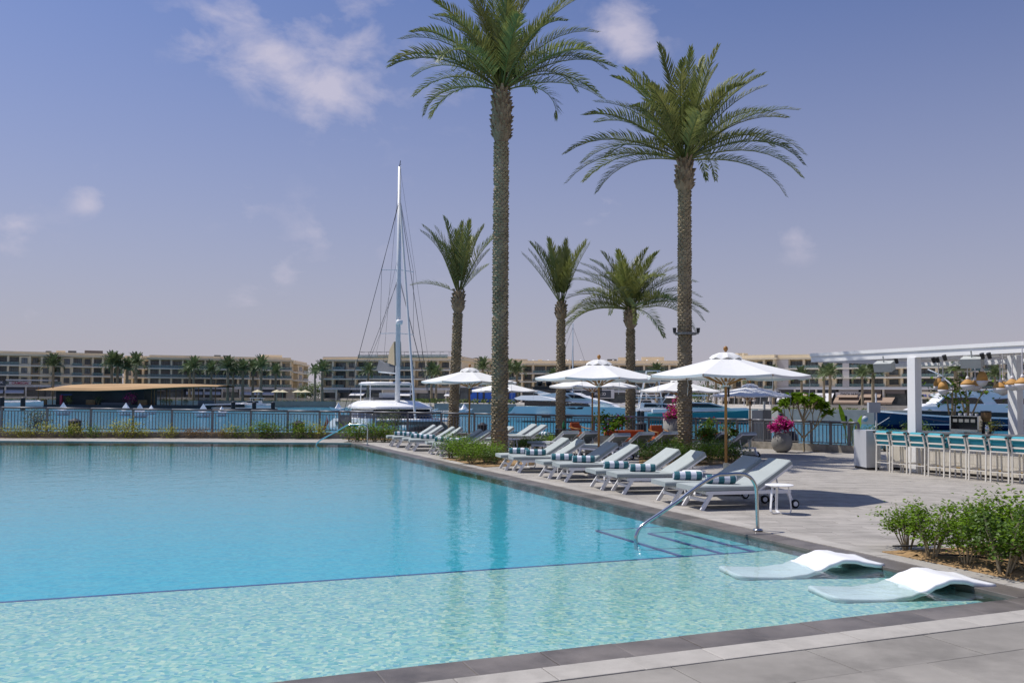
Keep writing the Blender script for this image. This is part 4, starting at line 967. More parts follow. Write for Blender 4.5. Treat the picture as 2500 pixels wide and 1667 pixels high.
def make_float(label, px, py, yaw, first=[None]):
    t = thing('pool_lounger', label, 'pool lounger', Vector((*G(px, py, WZ).xy, SHELF - .018)), yaw, 'white wave-shaped loungers in the shallow water')
    n = 34; L, W, TH = 1.78, .66, .05; top = []; bot = []
    def z(u):                                                        # foot rises a little, seat dips, head crest, then lip
        pts = [(0, .075), (.12, .055), (.3, .045), (.45, .07), (.54, .115), (.64, .19), (.72, .232), (.79, .225), (.88, .19), (.95, .172), (1, .168)]
        for a, b in zip(pts, pts[1:]):
            if u <= b[0]:
                q = (u - a[0]) / (b[0] - a[0]); q = q * q * (3 - 2 * q); return a[1] + (b[1] - a[1]) * q
    rows = []
    for k in range(n + 1):
        u = k / n; x = u * L; hw = W / 2 * (1 - .25 * max(0, (.06 - u) / .06) ** 2); zc = z(u)
        rows.append([(x, -hw, zc - TH), (x, -hw, zc - .006), (x, -hw + .02, zc), (x, 0, zc - .012), (x, hw - .02, zc), (x, hw, zc - .006), (x, hw, zc - TH)])
    m = MB(); m.grid(rows, True); k = len(rows[0]); m.f.append(tuple(range(k - 1, -1, -1))); e = n * k; m.f.append(tuple(range(e, e + k)))
    m.build('shell', 'float_white', t, True)
    return t
make_float('white wave-shaped pool lounger, the farther of two in the shallow water', 1775, 1384, R(9))
make_float('white wave-shaped pool lounger nearest the pool corner', 2000, 1434, R(9))

# ================================================================== POTS AND TERRACE FURNITURE
def flower_ball(r, n, rad, mats, seed, parent, leafsize=.055, flat=1.0, zc=0.0):
    rr = random.Random(seed); out = {k: MB() for k, _ in mats}
    lobes = [(Vector((rr.gauss(0, .5), rr.gauss(0, .5), rr.gauss(0, .4) * flat)) * rad, rr.uniform(.3, .55) * rad) for _ in range(9)]
    for k in range(n):
        c, s = lobes[rr.randrange(9)]; p = c + Vector((rr.gauss(0, 1), rr.gauss(0, 1), rr.gauss(0, .8))) * s * .6; p.z += zc
        x = rr.random(); mt = None
        for key, w_ in mats:
            if x < w_: mt = key; break
            x -= w_
        mt = mt or mats[-1][0]; d = Vector((rr.uniform(-1, 1), rr.uniform(-1, 1), rr.uniform(-.5, .6))).normalized() * leafsize * rr.uniform(.7, 1.4); e = d.cross(Vector((rr.uniform(-1, 1), rr.uniform(-1, 1), 1))).normalized() * leafsize * .4
        m = out[mt]; i = len(m.v); m.v += [tuple(p), tuple(p + d * .5 + e), tuple(p + d), tuple(p + d * .5 - e)]; m.f.append((i, i + 1, i + 2, i + 3))
    return out
def pot_plant(label, loc, prof, potmat, zc, rad, n, mats, seed, leafsize=.06, stems=5):
    t = thing('potted_plant', label, 'potted plant', loc); MB().lathe(prof, 24).build('pot', potmat, t, True)
    zt = max(z for _, z in prof) - .05; rr = random.Random(seed); st = MB()
    for k in range(stems):
        a = k * 2.4; st.tube([(math.cos(a) * .05, math.sin(a) * .05, zt), (math.cos(a) * rad * .4, math.sin(a) * rad * .4, zc)], .01, 4)
    st.build('stems', 'bark', t)
    for key, m in flower_ball(None, n, rad, mats, seed, t, leafsize, .7, zc).items(): m.build('flowers' if key in ('magenta', 'red_petal') else 'foliage', key, t)
    return t
RND = [(.16, 0), (.30, .1), (.37, .28), (.37, .42), (.31, .58), (.25, .66), (.27, .70), (.23, .70), (.20, .62)]
pot_plant('round grey pot with a magenta bougainvillea beside the frangipani', G(1909, 1104), RND, 'pot_grey', .92, .30, 2600, [('magenta', .88), ('leaf_b', .12)], 5, .07)
b = G(1934, 1098); t = thing('plant_pot', 'dark blue glazed round pot behind the grey bougainvillea pot', 'pot', b + Vector((0, .35, 0))); MB().lathe([(r_ * .95, z) for r_, z in RND], 24).build('pot', 'pot_blue', t, True)
TALLP = [(.20, 0), (.22, .02), (.34, .72), (.36, .74), (.32, .74), (.30, .68)]
pot_plant('tapered grey pot with a bushy green plant and a few pink flowers', G(1490, 1120), TALLP, 'pot_grey', 1.15, .42, 1100, [('leaf_a', .93), ('magenta', .07)], 6, .085)
BOXP = [(.30, 0), (.33, .02), (.36, 1.1), (.33, 1.1), (.31, 1.0)]
p = P(1640, 1085, 37.5); p.z = 0; pot_plant('tall grey planter of magenta bougainvillea behind the orange armchair', p, BOXP, 'pot_grey', 1.38, .5, 2300, [('magenta', .66), ('leaf_a', .34)], 8, .085)
pot_plant('low grey bowl with a dark hibiscus bush and red flowers behind the wide palm', G(1742, 1112), [(.2, 0), (.42, .28), (.45, .45), (.4, .45)], 'pot_grey', .82, .5, 1900, [('leaf_b', .96), ('red_petal', .04)], 10, .08)

def armchair(label, loc, rz):
    t = thing('armchair', label, 'armchair', loc, rz, 'orange cushioned armchairs')
    for x in (-.33, .33):
        for y in (-.33, .33): MB().tube([(x, y, 0), (x * 1.03, y * 1.02, .62)], .02, 8).build('leg', 'teak', t)
        MB().tube([(x * 1.03, -.36, .62), (x * 1.03, 0, .635), (x * 1.03, .36, .70)], .022, 8).build('armrest', 'teak', t, True)
    MB().box(-.31, .31, -.34, .30, .30, .33).build('seat_frame', 'teak', t)
    def cush(x0, x1, y0, y1, z0, z1, nm, rx=0):
        o = MB().hexa([(x0, y0, z0), (x1, y0, z0), (x1, y1, z0), (x0, y1, z0), (x0 + .03, y0 + .03, z1), (x1 - .03, y0 + .03, z1), (x1 - .03, y1 - .03, z1), (x0 + .03, y1 - .03, z1)]).build(nm, 'terracotta', t); o.rotation_euler = (rx, 0, 0)
        bv = o.modifiers.new('b', 'BEVEL'); bv.width = .035; bv.segments = 3
        return o
    cush(-.30, .30, -.34, .25, .33, .47, 'seat_cushion')
    o = cush(-.29, .29, 0, .16, 0, .46, 'back_cushion', R(-14)); o.location = (0, .2, .45)
    for k in range(7): MB().tube([(-.27 + k * .09, .34, .33), (-.27 + k * .09, .37, .74)], .009, 6).build('back_rod', 'teak', t)
    MB().tube([(-.34, .37, .74), (.34, .37, .74)], .02, 8).build('top_rail', 'teak', t)
p = P(1418, 1085, 38.5); p.z = 0; armchair('wooden armchair with rust-orange cushion behind the umbrella poles', p, R(40))
p = P(1614, 1090, 35.2); p.z = 0; armchair('wooden armchair with rust-orange cushions in front of the bougainvillea planter', p, R(22))
p = P(1530, 1090, 33.8); p.z = 0; t = thing('outdoor_sofa', 'low orange cushioned sofa behind the slatted loungers', 'sofa', p, R(12))
for x0, x1, y0, y1, z0, z1, nm, mt in ((-.8, .8, -.35, .35, .16, .26, 'frame', 'teak'), (-.78, .78, -.36, .32, .26, .44, 'seat_cushion', 'terracotta'), (-.78, .78, .2, .38, .44, .72, 'back_cushion', 'terracotta')):
    o = MB().box(x0, x1, y0, y1, z0, z1).build(nm, mt, t); bv = o.modifiers.new('b', 'BEVEL'); bv.width = .03; bv.segments = 2
for x in (-.7, .7):
    for y in (-.28, .28): MB().box(x - .03, x + .03, y - .03, y + .03, 0, .16).build('leg', 'teak', t)
p = P(1376, 1085, 37.5); p.z = 0; t = thing('bar_cart_table', 'small black square table holding a green bottle near the slim palm', 'table', p)
MB().box(-.32, .32, -.32, .32, .60, .64).build('top', 'black', t)
for x in (-.28, .28):
    for y in (-.28, .28): MB().box(x - .015, x + .015, y - .015, y + .015, 0, .6).build('leg', 'black', t)
o = MB().lathe([(.06, 0), (.065, .03), (.065, .2), (.03, .27), (.028, .34), (.03, .35)], 14).build('green_bottle', 'bottle_green', None, True); o.location = p + Vector((.0, -.1, .642)); tag(o, 'green glass bottle on the small black table', 'bottle')
p = P(1562, 1090, 36.0); p.z = 0; t = thing('low_table', 'low dark table between the orange sofa and armchair', 'table', p)
MB().box(-.45, .45, -.3, .3, .36, .40).build('top', 'black', t)
for x in (-.4, .4):
    for y in (-.25, .25): MB().box(x - .02, x + .02, y - .02, y + .02, 0, .36).build('leg', 'black', t)
# mooring piles and service pillars past the railing
for k, (px, yt, wd, lab) in enumerate(((183, 1023, .62, 'black mooring pile with pointed cap, leftmost behind the railing'), (729, 1028, .62, 'black mooring pile with pointed cap left of the catamaran'), (1178, 1033, .5, 'black pile left of the tallest palm behind the railing'), (1293, 1038, .25, 'thin black pile right of the tallest palm'), (1566, 1030, .5, 'black pile behind the railing left of the bougainvillea'))):
    f = fpos(px); Y = f.y + 3.6; p = P(px, yt, Y); t = thing('mooring_pile', lab, 'pile', (p.x, p.y, -2.0), 0, 'black mooring piles')
    MB().lathe([(wd / 2, 0), (wd / 2, p.z + 2 - .12)], 14).build('shaft', 'black', t); MB().lathe([(wd / 2 + .02, p.z + 2 - .12), (wd / 2 + .02, p.z + 2 - .08), (.02, p.z + 2 + .05)], 14).build('cap', 'black', t)
p = P(1857, 1045, fpos(1857).y + 1.2); p.z = 0; t = thing('power_pedestal', 'grey twin service cabinet behind the railing left of the bougainvillea pot', 'cabinet', p)
MB().box(-.42, .02, -.25, .25, 0, P(1857, 1001, p.y).z).build('cabinet', 'pergola_box', t); MB().box(.03, .38, -.22, .22, 0, P(1857, 1000, p.y).z).build('cabinet', 'pot_grey', t); MB().tube([(.15, 0, 1.2), (.15, 0, P(1866, 980, p.y).z)], .05, 8).build('pole', 'pergola_box', t)
p = P(2139, 1000, 36); p.z = 0; t = thing('meter_post', 'galvanised post with a pale grey meter box left of the bar', 'post', p)
MB().tube([(0, 0, 0), (0, 0, P(2139, 960, 36).z)], .035, 8).build('post', 'mast', t); MB().box(-.34, .12, -.14, .05, P(2139, 1007, 36).z, P(2139, 982, 36).z).build('meter_box', 'bar_panel', t)

# ================================================================== BAR, STOOLS, PERGOLA
c7 = lambda x, y: (2100 + x / 4.2375, 820 + y / 4.2375)
s1 = G(*c7(175, 1397)); s8 = G(*c7(1590, 1530)); bd = (s8 - s1).normalized(); bn_ = Vector((-bd.y, bd.x, 0))   # along the bar / into it
if bn_.x < 0: bn_ = -bn_
byaw = math.atan2(bn_.y, bn_.x)
LEGS = [((175, 1397), (298, 1408)), ((338, 1412), (478, 1425)), ((525, 1432), (662, 1445)), ((710, 1450), (865, 1465)), ((942, 1470), (1085, 1484)), ((1125, 1490), (1302, 1505)), ((1360, 1510), (1527, 1526)), ((1590, 1530), (1750, 1545))]
def make_stool():
    t = thing('bar_stool', 'x', 'bar stool', (0, 0, 0), 0, 'turquoise cushioned bar stools'); hw = .225     # back at x=0, bar along +x
    for s in (-1, 1):
        MB().bar((.0, s * hw, 0), (.02, s * hw, .72), .03, .03).build('leg', 'stool_frame', t); MB().bar((.42, s * hw, 0), (.40, s * hw, .72), .03, .03).build('leg', 'stool_frame', t)
        MB().bar((.02, s * hw, .72), (-.07, s * hw, 1.07), .035, .03).build('back_post', 'stool_frame', t)
        MB().box(-.09, -.045, s * hw - .025, s * hw + .025, 1.03, 1.075).build('cap', 'black', t)
        MB().bar((.01, s * hw, .28), (.41, s * hw, .28), .02, .02).build('side_rail', 'stool_frame', t)
    for x in (.005, .41): MB().bar((x, -hw, .24), (x, hw, .24), .02, .02).build('foot_rail', 'stool_frame', t)
    MB().box(.0, .43, -hw, hw, .70, .73).build('seat_frame', 'stool_frame', t)
    for z, x in ((.83, -.008), (1.02, -.057)): MB().bar((x, -hw, z), (x, hw, z), .03, .04).build('back_rail', 'stool_frame', t)
    def pad(pts_c, r, nm, sq=.6, n=10):
        m = MB(); (a, b_) = pts_c; a = Vector(a); b_ = Vector(b_); d = (b_ - a).normalized(); u = Vector((0, 0, 1)) if abs(d.z) < .9 else Vector((1, 0, 0)); v = d.cross(u).normalized(); u = v.cross(d); rows = []
        for q, f in ((0, .3), (.06, .85), (.15, 1), (.5, 1.04), (.85, 1), (.94, .85), (1, .3)):
            c = a.lerp(b_, q); rows.append([c + (u * math.cos(2 * math.pi * j / n) + v * math.sin(2 * math.pi * j / n) * sq) * r * f for j in range(n)])
        m.grid(rows, True); m.f.append(tuple(range(n))); m.f.append(tuple(range(6 * n, 7 * n))[::-1]); m.build(nm, 'turquoise', t, True)
    for z, x in ((1.02, .0), (.91, .03), (.80, .055)): pad(((x, -.235, z), (x, .235, z)), .068, 'back_cushion', .62)
    for s in (-1, 1):
        for z in (.93, .82): pad(((.06, s * .235, z), (.36, s * .235, z - .02)), .055, 'arm_cushion', .7)
    m = MB().hexa([(.02, -.23, .73), (.44, -.23, .73), (.44, .23, .73), (.02, .23, .73), (.04, -.21, .80), (.42, -.21, .80), (.42, .21, .80), (.04, .21, .80)]); m.build('seat_cushion', 'turquoise', t)
    return t
sproto = make_stool(); fs_ = [True]
for k, (a, b) in enumerate(LEGS):
    c = (G(*c7(*a)) + G(*c7(*b))) / 2; place(sproto, c, byaw + rnd.uniform(-.03, .03), f'turquoise bar stool, {nth(k + 1)} from the left end of the bar', fs_)
e0 = G(*c7(66, 1385)); o0 = G(*c7(298, 1408)) + bn_ * .62                    # end of the counter, front line
o0 = o0 + bd * ((e0 - o0).dot(bd)) + bn_ * 0
BH = P(*c7(66, 972), o0.y).z
BH = max(1.02, min(1.12, BH))
bar = thing('bar_counter', 'long bar counter with white-grey end panel and cream tiled front', 'bar', o0, math.atan2(bd.y, bd.x))   # local x along the bar, y into it
sgn = 1 if Vector((-bd.y, bd.x, 0)).dot(bn_) > 0 else -1
Lb = 9.0
def bb(x0, x1, y0, y1, z0, z1, nm, mt, kind=None): return MB().box(x0, x1, min(y0 * sgn, y1 * sgn), max(y0 * sgn, y1 * sgn), z0, z1).build(nm, mt, bar, kind=kind)
bb(.02, Lb, .30, .75, .06, BH - .045, 'core', 'bar_tile'); bb(.04, Lb, .34, .72, 0, .06, 'kick_plate', 'black'); 
bb(.322, Lb, .10, .80, BH - .045, BH, 'counter_top', 'bar_top')
ea, eb = G(2115.5, 1147.5), G(2150.5, 1146.5); en = MB()
def bloc(p): d_ = p - o0; return d_.dot(bd), d_.dot(bn_) * sgn
for nm_, z0_, z1_, ins, mt_ in (('end_panel', .07, BH - .004, 0, 'bar_panel'), ('kick_plate', 0, .07, .03, 'black')):
    q_ = [bloc(v) for v in (ea + Vector((ins, ins, 0)), eb + Vector((-ins, ins, 0)), eb + Vector((-ins, .9, 0)), ea + Vector((ins, .9, 0)))]; MB().prism(q_, z0_, z1_).build(nm_, mt_, bar)
tm = MB().box(0, .094, -.012, .004, 0, .23).mesh('tile', 'bar_tile')
for r_ in range(4):
    for k in range(60):
        link('tile', tm, bar, loc=(.33 + k * .098 + (r_ % 2) * .03, .30 * sgn - (.0 if sgn > 0 else -.0), .075 + r_ * .235))
MB().tube([(.35, .16 * sgn, .20), (Lb, .16 * sgn, .20)], .02, 8).build('foot_rail', 'brass', bar)
for k in range(5): MB().tube([(.6 + k * 1.6, .16 * sgn, .2), (.6 + k * 1.6, .3 * sgn, .2)], .012, 6).build('rail_bracket', 'brass', bar)
def BW(x, y, z): return o0 + bd * x + bn_ * y + Vector((0, 0, z))
# things standing on the counter
byw = math.atan2(bd.y, bd.x)
q = P(*c7(1020, 995), 22.9); cx = (q - o0).dot(bd); em = thing('espresso_machine', 'silver espresso machine on the bar counter', 'coffee machine', BW(cx, .45, BH), byw)
MB().box(-.42, .42, -.22, .22, .03, .10).build('base', 'steel', em); MB().box(-.42, -.38, -.22, .25, .03, .44).build('side_panel', 'steel', em); MB().box(.38, .42, -.22, .25, .03, .44).build('side_panel', 'steel', em)
MB().box(-.38, .38, -.05 if sgn > 0 else -.22, .22 if sgn > 0 else .05, .1, .42).build('body', 'black', em); MB().box(-.37, .37, -.2, .2, .425, .44).build('cup_tray', 'steel', em)
for k in range(9): MB().lathe([(.028, 0), (.038, .06), (.034, .06)], 10, (-.32 + k * .08, .06 * (-1) ** k, .442)).build('cup', 'float_white', em)
for k in range(4): MB().box(-.3 + k * .17, -.18 + k * .17, -.235 * sgn - .008, -.235 * sgn + .012, .28, .36).build('panel_button', 'pot_grey', em)
q = P(*c7(1225, 990), 22.6); cx = (q - o0).dot(bd); t = thing('coffee_grinder', 'dark coffee grinder with hopper beside the espresso machine', 'grinder', BW(cx, .5, BH), byw)
MB().lathe([(.10, 0), (.10, .18), (.085, .2), (.085, .3)], 14).build('body', 'black', t); MB().lathe([(.07, .3), (.12, .40), (.12, .52), (.10, .54)], 14).build('hopper', 'timber', t); MB().lathe([(.125, .54), (.125, .57), (.02, .58)], 14).build('lid', 'black', t)
q = P(*c7(1210, 1000), 22.3); cx = (q - o0).dot(bd); o = MB().lathe([(.05, 0), (.05, .16), (.035, .19), (.035, .22), (.04, .23)], 14).build('shaker', 'steel', None, True); o.location = BW(cx, .28, BH); tag(o, 'steel cocktail shaker on the bar counter', 'shaker')
for k, (zx, s, mt, lab) in enumerate(((735, .55, 'leaf_olive', 'small leafy planter with pale flowers at the left of the bar top'), (1330, .6, 'leaf_b', 'variegated leafy planter right of the coffee grinder'), (1410, .62, 'leaf_y', 'yellow-green leafy planter near the black shelf post'))):
    q = P(*c7(zx, 985), 22.8); cx = (q - o0).dot(bd); t = shrub('bar_plant', lab, 'plant', BW(cx, .6, BH), SML[k % 3], mt, k, s)
for k, (zx, h_, s, lab) in enumerate(((950, .6, .9, 'airy potted shrub behind the espresso machine, left'), (1115, .6, 1.0, 'airy potted shrub behind the espresso machine, right'))):
    q = P(*c7(zx, 860), 26.5); t = thing('potted_shrub', lab, 'plant', (q.x, q.y, 0)); MB().lathe([(.16, 0), (.22, .5), (.2, .5)], 16).build('pot', 'float_white', t)
    MB().tube([(0, 0, .4), (.02, 0, 1.9)], .035, 8).build('stem', 'bark_pale', t)
    o = link('foliage', mat_variant(TAL[k % 2][1], 'leaf_a'), t, loc=(0, 0, 1.5), scale=2.6); link('branches', TAL[k % 2][0], t, loc=(0, 0, 1.5), scale=2.6)

# pergola
pa = P(1980, 884, 27.6); pz0 = pa.z; pb_ = P(2500, 857, 21.4)
pd = (Vector((pb_.x, pb_.y, 0)) - Vector((pa.x, pa.y, 0))).normalized(); pn = Vector((-pd.y, pd.x, 0)); pn = pn if pn.x > 0 else -pn
per = thing('pergola', 'white flat-roofed pergola of deep beams and louvres over the bar', 'pergola', (pa.x, pa.y, 0), math.atan2(pd.y, pd.x)); ps = 1 if Vector((-pd.y, pd.x, 0)).dot(pn) > 0 else -1
def pbx(x0, x1, y0, y1, z0, z1, nm, mt='pergola'): return MB().box(x0, x1, min(y0 * ps, y1 * ps), max(y0 * ps, y1 * ps), z0, z1).build(nm, mt, per)
Lp, Wp = 14.0, 6.0
pbx(0, Lp, 0, .16, pz0, pz0 + .17, 'beam'); pbx(-.02, Lp, -.03, .12, pz0 + .172, pz0 + .27, 'fascia'); pbx(0, Lp, Wp - .16, Wp, pz0, pz0 + .17, 'beam'); pbx(-.05, Lp, Wp - .12, Wp + .03, pz0 + .172, pz0 + .27, 'fascia')
for k in range(5): pbx(k * 3.45, k * 3.45 + .16, .162, Wp - .162, pz0 + .0, pz0 + .17, 'cross_beam')
pbx(0, Lp, Wp * .5 - .08, Wp * .5 + .08, pz0 - .10, pz0 - .002, 'beam')
lm = MB().box(0, .11, min(.17 * ps, (Wp - .17) * ps), max(.17 * ps, (Wp - .17) * ps), 0, .03).mesh('louvre', 'pergola')
for k in range(66):
    if (k * .21) % 3.45 > .10: link('louvre', lm, per, loc=(.05 + k * .21, 0, pz0 + .10), rot=(0, R(-24), 0))
def pl(pt): d_ = Vector((pt.x - pa.x, pt.y - pa.y, 0)); return d_.dot(pd), d_.dot(pn)
for (zx, Y) in ((565, 24.3), (1612, 22.9)):
    x, y = pl(P(*c7(zx, 900), Y)); MB().box(x - .125, x + .125, y * ps - .125, y * ps + .125, 0, pz0 - .101 if abs(y - Wp / 2) < .25 else pz0 - .002).build('column', 'pergola', per)
    MB().box(x - .14, x - .126, y * ps - .05, y * ps + .05, 0, pz0 - .12).build('downpipe', 'pergola_box', per)
for (zx, zy, Y) in ((250, 315, 24.8), (1160, 270, 22.6)):
    x, y = pl(P(*c7(zx, zy), Y)); z = P(*c7(zx, zy), Y).z; o = MB().box(-.24, .24, -.15, .15, -.12, .12).build('speaker_box', 'pergola_box', per); o.location = (x, y * ps, min(z, pz0 - .15)); o.rotation_euler = (R(18), 0, R(20)); MB().tube([(0, 0, .1), (0, 0, .3)], .02, 6).build('bracket', 'pergola_box', o)
for (zx, zy, Y) in ((375, 280, 25.0), (760, 297, 24.4), (800, 300, 24.2), (875, 237, 23.0), (1265, 217, 22.0), (1335, 213, 21.8), (1085, 310, 24.4)):
    x, y = pl(P(*c7(zx, zy), Y)); o = MB().lathe([(.045, -.07), (.055, .07)], 10).build('spotlight', 'black', per); o.location = (x, y * ps, pz0 - .06); o.rotation_euler = (R(25), 0, 0)
# pendants: rattan upper half, pale lower half, on thin rods
ROUND = [(.02, .155), (.07, .13), (.155, .05), (.172, 0)]; ROUNDB = [(.172, 0), (.155, -.06), (.10, -.12), (.02, -.14)]
EGG = [(.02, .24), (.07, .21), (.115, .12), (.135, 0)]; EGGB = [(.135, 0), (.12, -.06), (.08, -.12), (.02, -.145)]
PEND = [(858, 555, 'egg', 23.8, 'egg-shaped rattan pendant, leftmost of the front ones'), (812, 520, 'egg', 25.2, 'egg-shaped rattan pendant behind the leftmost one'), (1112, 507, 'rnd', 23.0, 'round rattan and white pendant left of the airy shrub top'), (1190, 518, 'rnd', 23.8, 'smaller round pendant overlapping the second one'),
        (1262, 462, 'egg', 22.6, 'egg-shaped rattan pendant hung highest'), (1450, 540, 'rnd', 22.3, 'round pendant left of the black shelf post'), (1478, 560, 'egg', 23.5, 'egg-shaped pendant half hidden left of the black post'), (1575, 507, 'rnd', 21.8, 'round pendant right of the black shelf post'), (1600, 560, 'egg', 23.2, 'egg pendant behind the right-hand column pendants'), (1680, 495, 'rnd', 21.2, 'round pendant at the right edge of the picture')]
for zx, zy, kd, Y, lab in PEND:
    p = P(*c7(zx, zy), Y); t = thing('pendant_lamp', lab, 'pendant lamp', p, 0, 'rattan pendant lamps under the pergola')
    a, b = (ROUND, ROUNDB) if kd == 'rnd' else (EGG, EGGB)
    MB().lathe(a[::-1], 18).build('rattan_shade', 'rattan', t, True); MB().lathe(b[::-1], 18).build('lower_shade', 'lamp_white', t, True); MB().tube([(0, 0, a[0][1] - .01), (0, 0, pz0 + .1 - p.z)], .012, 6).build('rod', 'lamp_white', t); MB().lathe([(.04, 0), (.045, .05), (.02, .09)], 10, (0, 0, a[0][1] - .02)).build('collar', 'lamp_white', t)
# black shelf frame over the counter
q = P(*c7(1525, 1030), 21.0); cx, cy = (q - o0).dot(bd), (q - o0).dot(bn_)
sh = thing('bar_shelf', 'black steel post and brass-edged hanging shelves over the bar', 'shelf', BW(cx, .5, BH), byw)
MB().box(-.035, .035, -.035, .035, 0, pz0 - BH - .11).build('post', 'black', sh); MB().box(2.4, 2.47, -.035, .035, 0, pz0 - BH - .11).build('post', 'black', sh); MB().box(-.035, 2.47, -.035, .035, pz0 - BH - .108, pz0 - BH - .04).build('top_bar', 'black', sh)
for zy in (578, 748):
    z = P(*c7(1600, zy), 20.7).z - BH; MB().box(.036, 2.39, -.16, .16, z - .015, z + .01).build('shelf', 'rail_glass', sh); MB().box(.036, 2.39, -.175, -.162, z - .02, z + .016).build('shelf_edge', 'brass', sh); MB().box(.036, 2.39, .162, .175, z - .02, z + .016).build('shelf_edge', 'brass', sh)
# ================================================================== BOATS
SEA = -1.0
def hull(mb, st, n=None):
    """st: stations (x, half beam at deck, deck z, half beam at waterline, keel z)"""
    rows = []
    for x, bd_, zd, bw, zk in st:
        rows.append([(x, -bd_, zd), (x, -(bd_ * .55 + bw * .45), zd * .5), (x, -bw, 0), (x, 0, zk), (x, bw, 0), (x, bd_ * .55 + bw * .45, zd * .5), (x, bd_, zd)])
    mb.grid(rows); mb.f.append(tuple(range(len(mb.v) - 7 * len(rows), len(mb.v) - 7 * len(rows) + 7))[::-1])
    k = len(mb.v) - 7; mb.f.append(tuple(range(k, k + 7)))
    dk = [(x, -bd_, zd) for x, bd_, zd, _, _ in st] + [(x, bd_, zd) for x, bd_, zd, _, _ in reversed(st)]; mb.poly(dk); return mb
def sprism(pts, wf, mb=None):
    """side profile (x,z) extruded across the boat; wf(x,z) gives the half width"""
    mb = mb or MB(); n = len(pts); i = len(mb.v)
    mb.v += [(x, -wf(x, z), z) for x, z in pts] + [(x, wf(x, z), z) for x, z in pts]
    mb.f.append(tuple(i + k for k in range(n))); mb.f.append(tuple(i + n + k for k in reversed(range(n))))
    for k in range(n): mb.f.append((i + k, i + n + k, i + n + (k + 1) % n, i + (k + 1) % n))
    return mb
# ---- catamaran, bow towards the pool
cb = G(952, 1058, SEA); cat = thing('sailing_catamaran', 'white sailing catamaran with tall pale mast moored behind the railing', 'catamaran', (cb.x, cb.y + 2, SEA), math.atan2(-.93, .38)); cat.scale = (1.08, 1.08, .985)
for s in (-1, 1):
    m = MB(); hull(m, [(-6.8, .55, .55, .5, -.2), (-6.0, .62, .75, .6, -.3), (-4, .68, 1.12, .62, -.4), (0, .7, 1.2, .6, -.45), (3.5, .62, 1.28, .48, -.4), (5.6, .42, 1.34, .25, -.3), (6.6, .14, 1.36, .06, -.2)])
    o = m.build('hull', 'gelcoat', cat, True); o.location = (0, s * 3.1, 0)
    for k, x in enumerate((-3.2, -1.4, .6, 2.4)): MB().box(x, x + 1.1, s * .3 - .43 * 1, s * .3 + .43, .62, .9).build('hull_window', 'boat_glass', o)
    MB().tube([(-4.5, s * .45, 1.75), (0, s * .5, 1.82), (4, s * .42, 1.9), (6.4, 0, 1.95)], .018, 5).build('guard_rail', 'mast', o)
    for x in (-4.5, -2.5, -.5, 1.5, 3.5, 5.3): MB().tube([(x, s * .46 * (1 if x < 4 else .7), 1.15), (x, s * .46 * (1 if x < 4 else .7), 1.86)], .015, 5).build('stanchion', 'mast', o)
MB().box(-5.5, 2.8, -2.6, 2.6, .72, 1.16).build('bridge_deck', 'gelcoat', cat); MB().box(5.9, 6.1, -3.1, 3.1, 1.1, 1.24).build('cross_beam', 'mast', cat); MB().box(2.81, 5.88, -2.55, 2.55, 1.08, 1.10).build('trampoline', 'canvas_grey', cat)
def ovals(mb, secs, n=24):
    rows = []
    for z, x0, x1, hw in secs:
        rows.append([((x0 + x1) / 2 + (x1 - x0) / 2 * (abs(math.cos(a)) ** .7) * (1 if math.cos(a) > 0 else -1), hw * (abs(math.sin(a)) ** .55) * (1 if math.sin(a) > 0 else -1), z) for a in [2 * math.pi * (j + .5) / n for j in range(n)]])
    mb.grid(rows, True); mb.f.append(tuple(range(len(mb.v) - n, len(mb.v)))); return mb
ovals(MB(), [(1.10, -4.6, 3.2, 3.0), (1.24, -4.6, 3.1, 2.95)]).build('cabin_base', 'gelcoat', cat, True)
ovals(MB(), [(1.24, -4.5, 3.05, 2.95), (2.0, -4.4, 2.55, 2.75)]).build('cabin_windows', 'boat_glass', cat, True)
ovals(MB(), [(1.99, -5.2, 2.65, 2.9), (2.08, -5.3, 2.75, 3.05), (2.32, -5.2, 2.2, 2.8), (2.62, -4.8, 1.2, 2.2), (2.72, -4.2, .6, 1.4)]).build('cabin_roof', 'gelcoat', cat, True)
MB().box(-3.6, -.4, -1.5, 1.5, 2.7, 2.95).build('roof_mat', 'canvas_grey', cat); MB().box(-2.2, -1.0, -.6, .6, 2.9, 3.35).build('helm_console', 'gelcoat', cat)
ovals(MB(), [(4.02, -4.6, -.6, 1.9), (4.12, -4.8, -.4, 2.05), (4.28, -4.6, -.7, 1.8)]).build('hardtop', 'gelcoat', cat, True)
for x in (-4.3, -1.0):
    for y in (-1.6, 1.6): MB().tube([(x, y, 2.5), (x * .97, y, 4.05)], .04, 6).build('hardtop_post', 'mast', cat)
MX = 1.15
MB().tube([(MX, 0, 2.5), (MX - .02, 0, 12), (MX - .12, 0, 22.3)], [.19, .18, .11], 10).build('mast', 'mast', cat, True)
MB().tube([(MX - .15, 0, 22.3), (MX + .15, 0, 22.75)], .03, 5).tube([(MX - .3, 0, 22.45), (MX + .35, 0, 22.4)], .02, 4).build('masthead_fitting', 'rope', cat)
MB().tube([(MX, 0, 5.0), (-4.6, 0, 5.3)], .13, 8).build('boom', 'mast', cat)
sprism([(MX - .25, 5.05), (MX - .2, 6.6), (-.6, 6.1), (-2.5, 5.9), (-4.4, 6.25), (-4.7, 5.35)], lambda x, z: .24 if z < 5.6 else .12).build('sail_bag', 'canvas_grey', cat)
sprism([(MX + .1, 5.6), (MX - .2, 7.6), (-.3, 7.0), (-.9, 5.9)], lambda x, z: .28).build('folded_sail', 'tan', cat)
MB().tube([(MX + .2, 0, 18.9), (6.0, 0, 1.35)], .085, 8).build('furled_jib', 'canopy', cat)
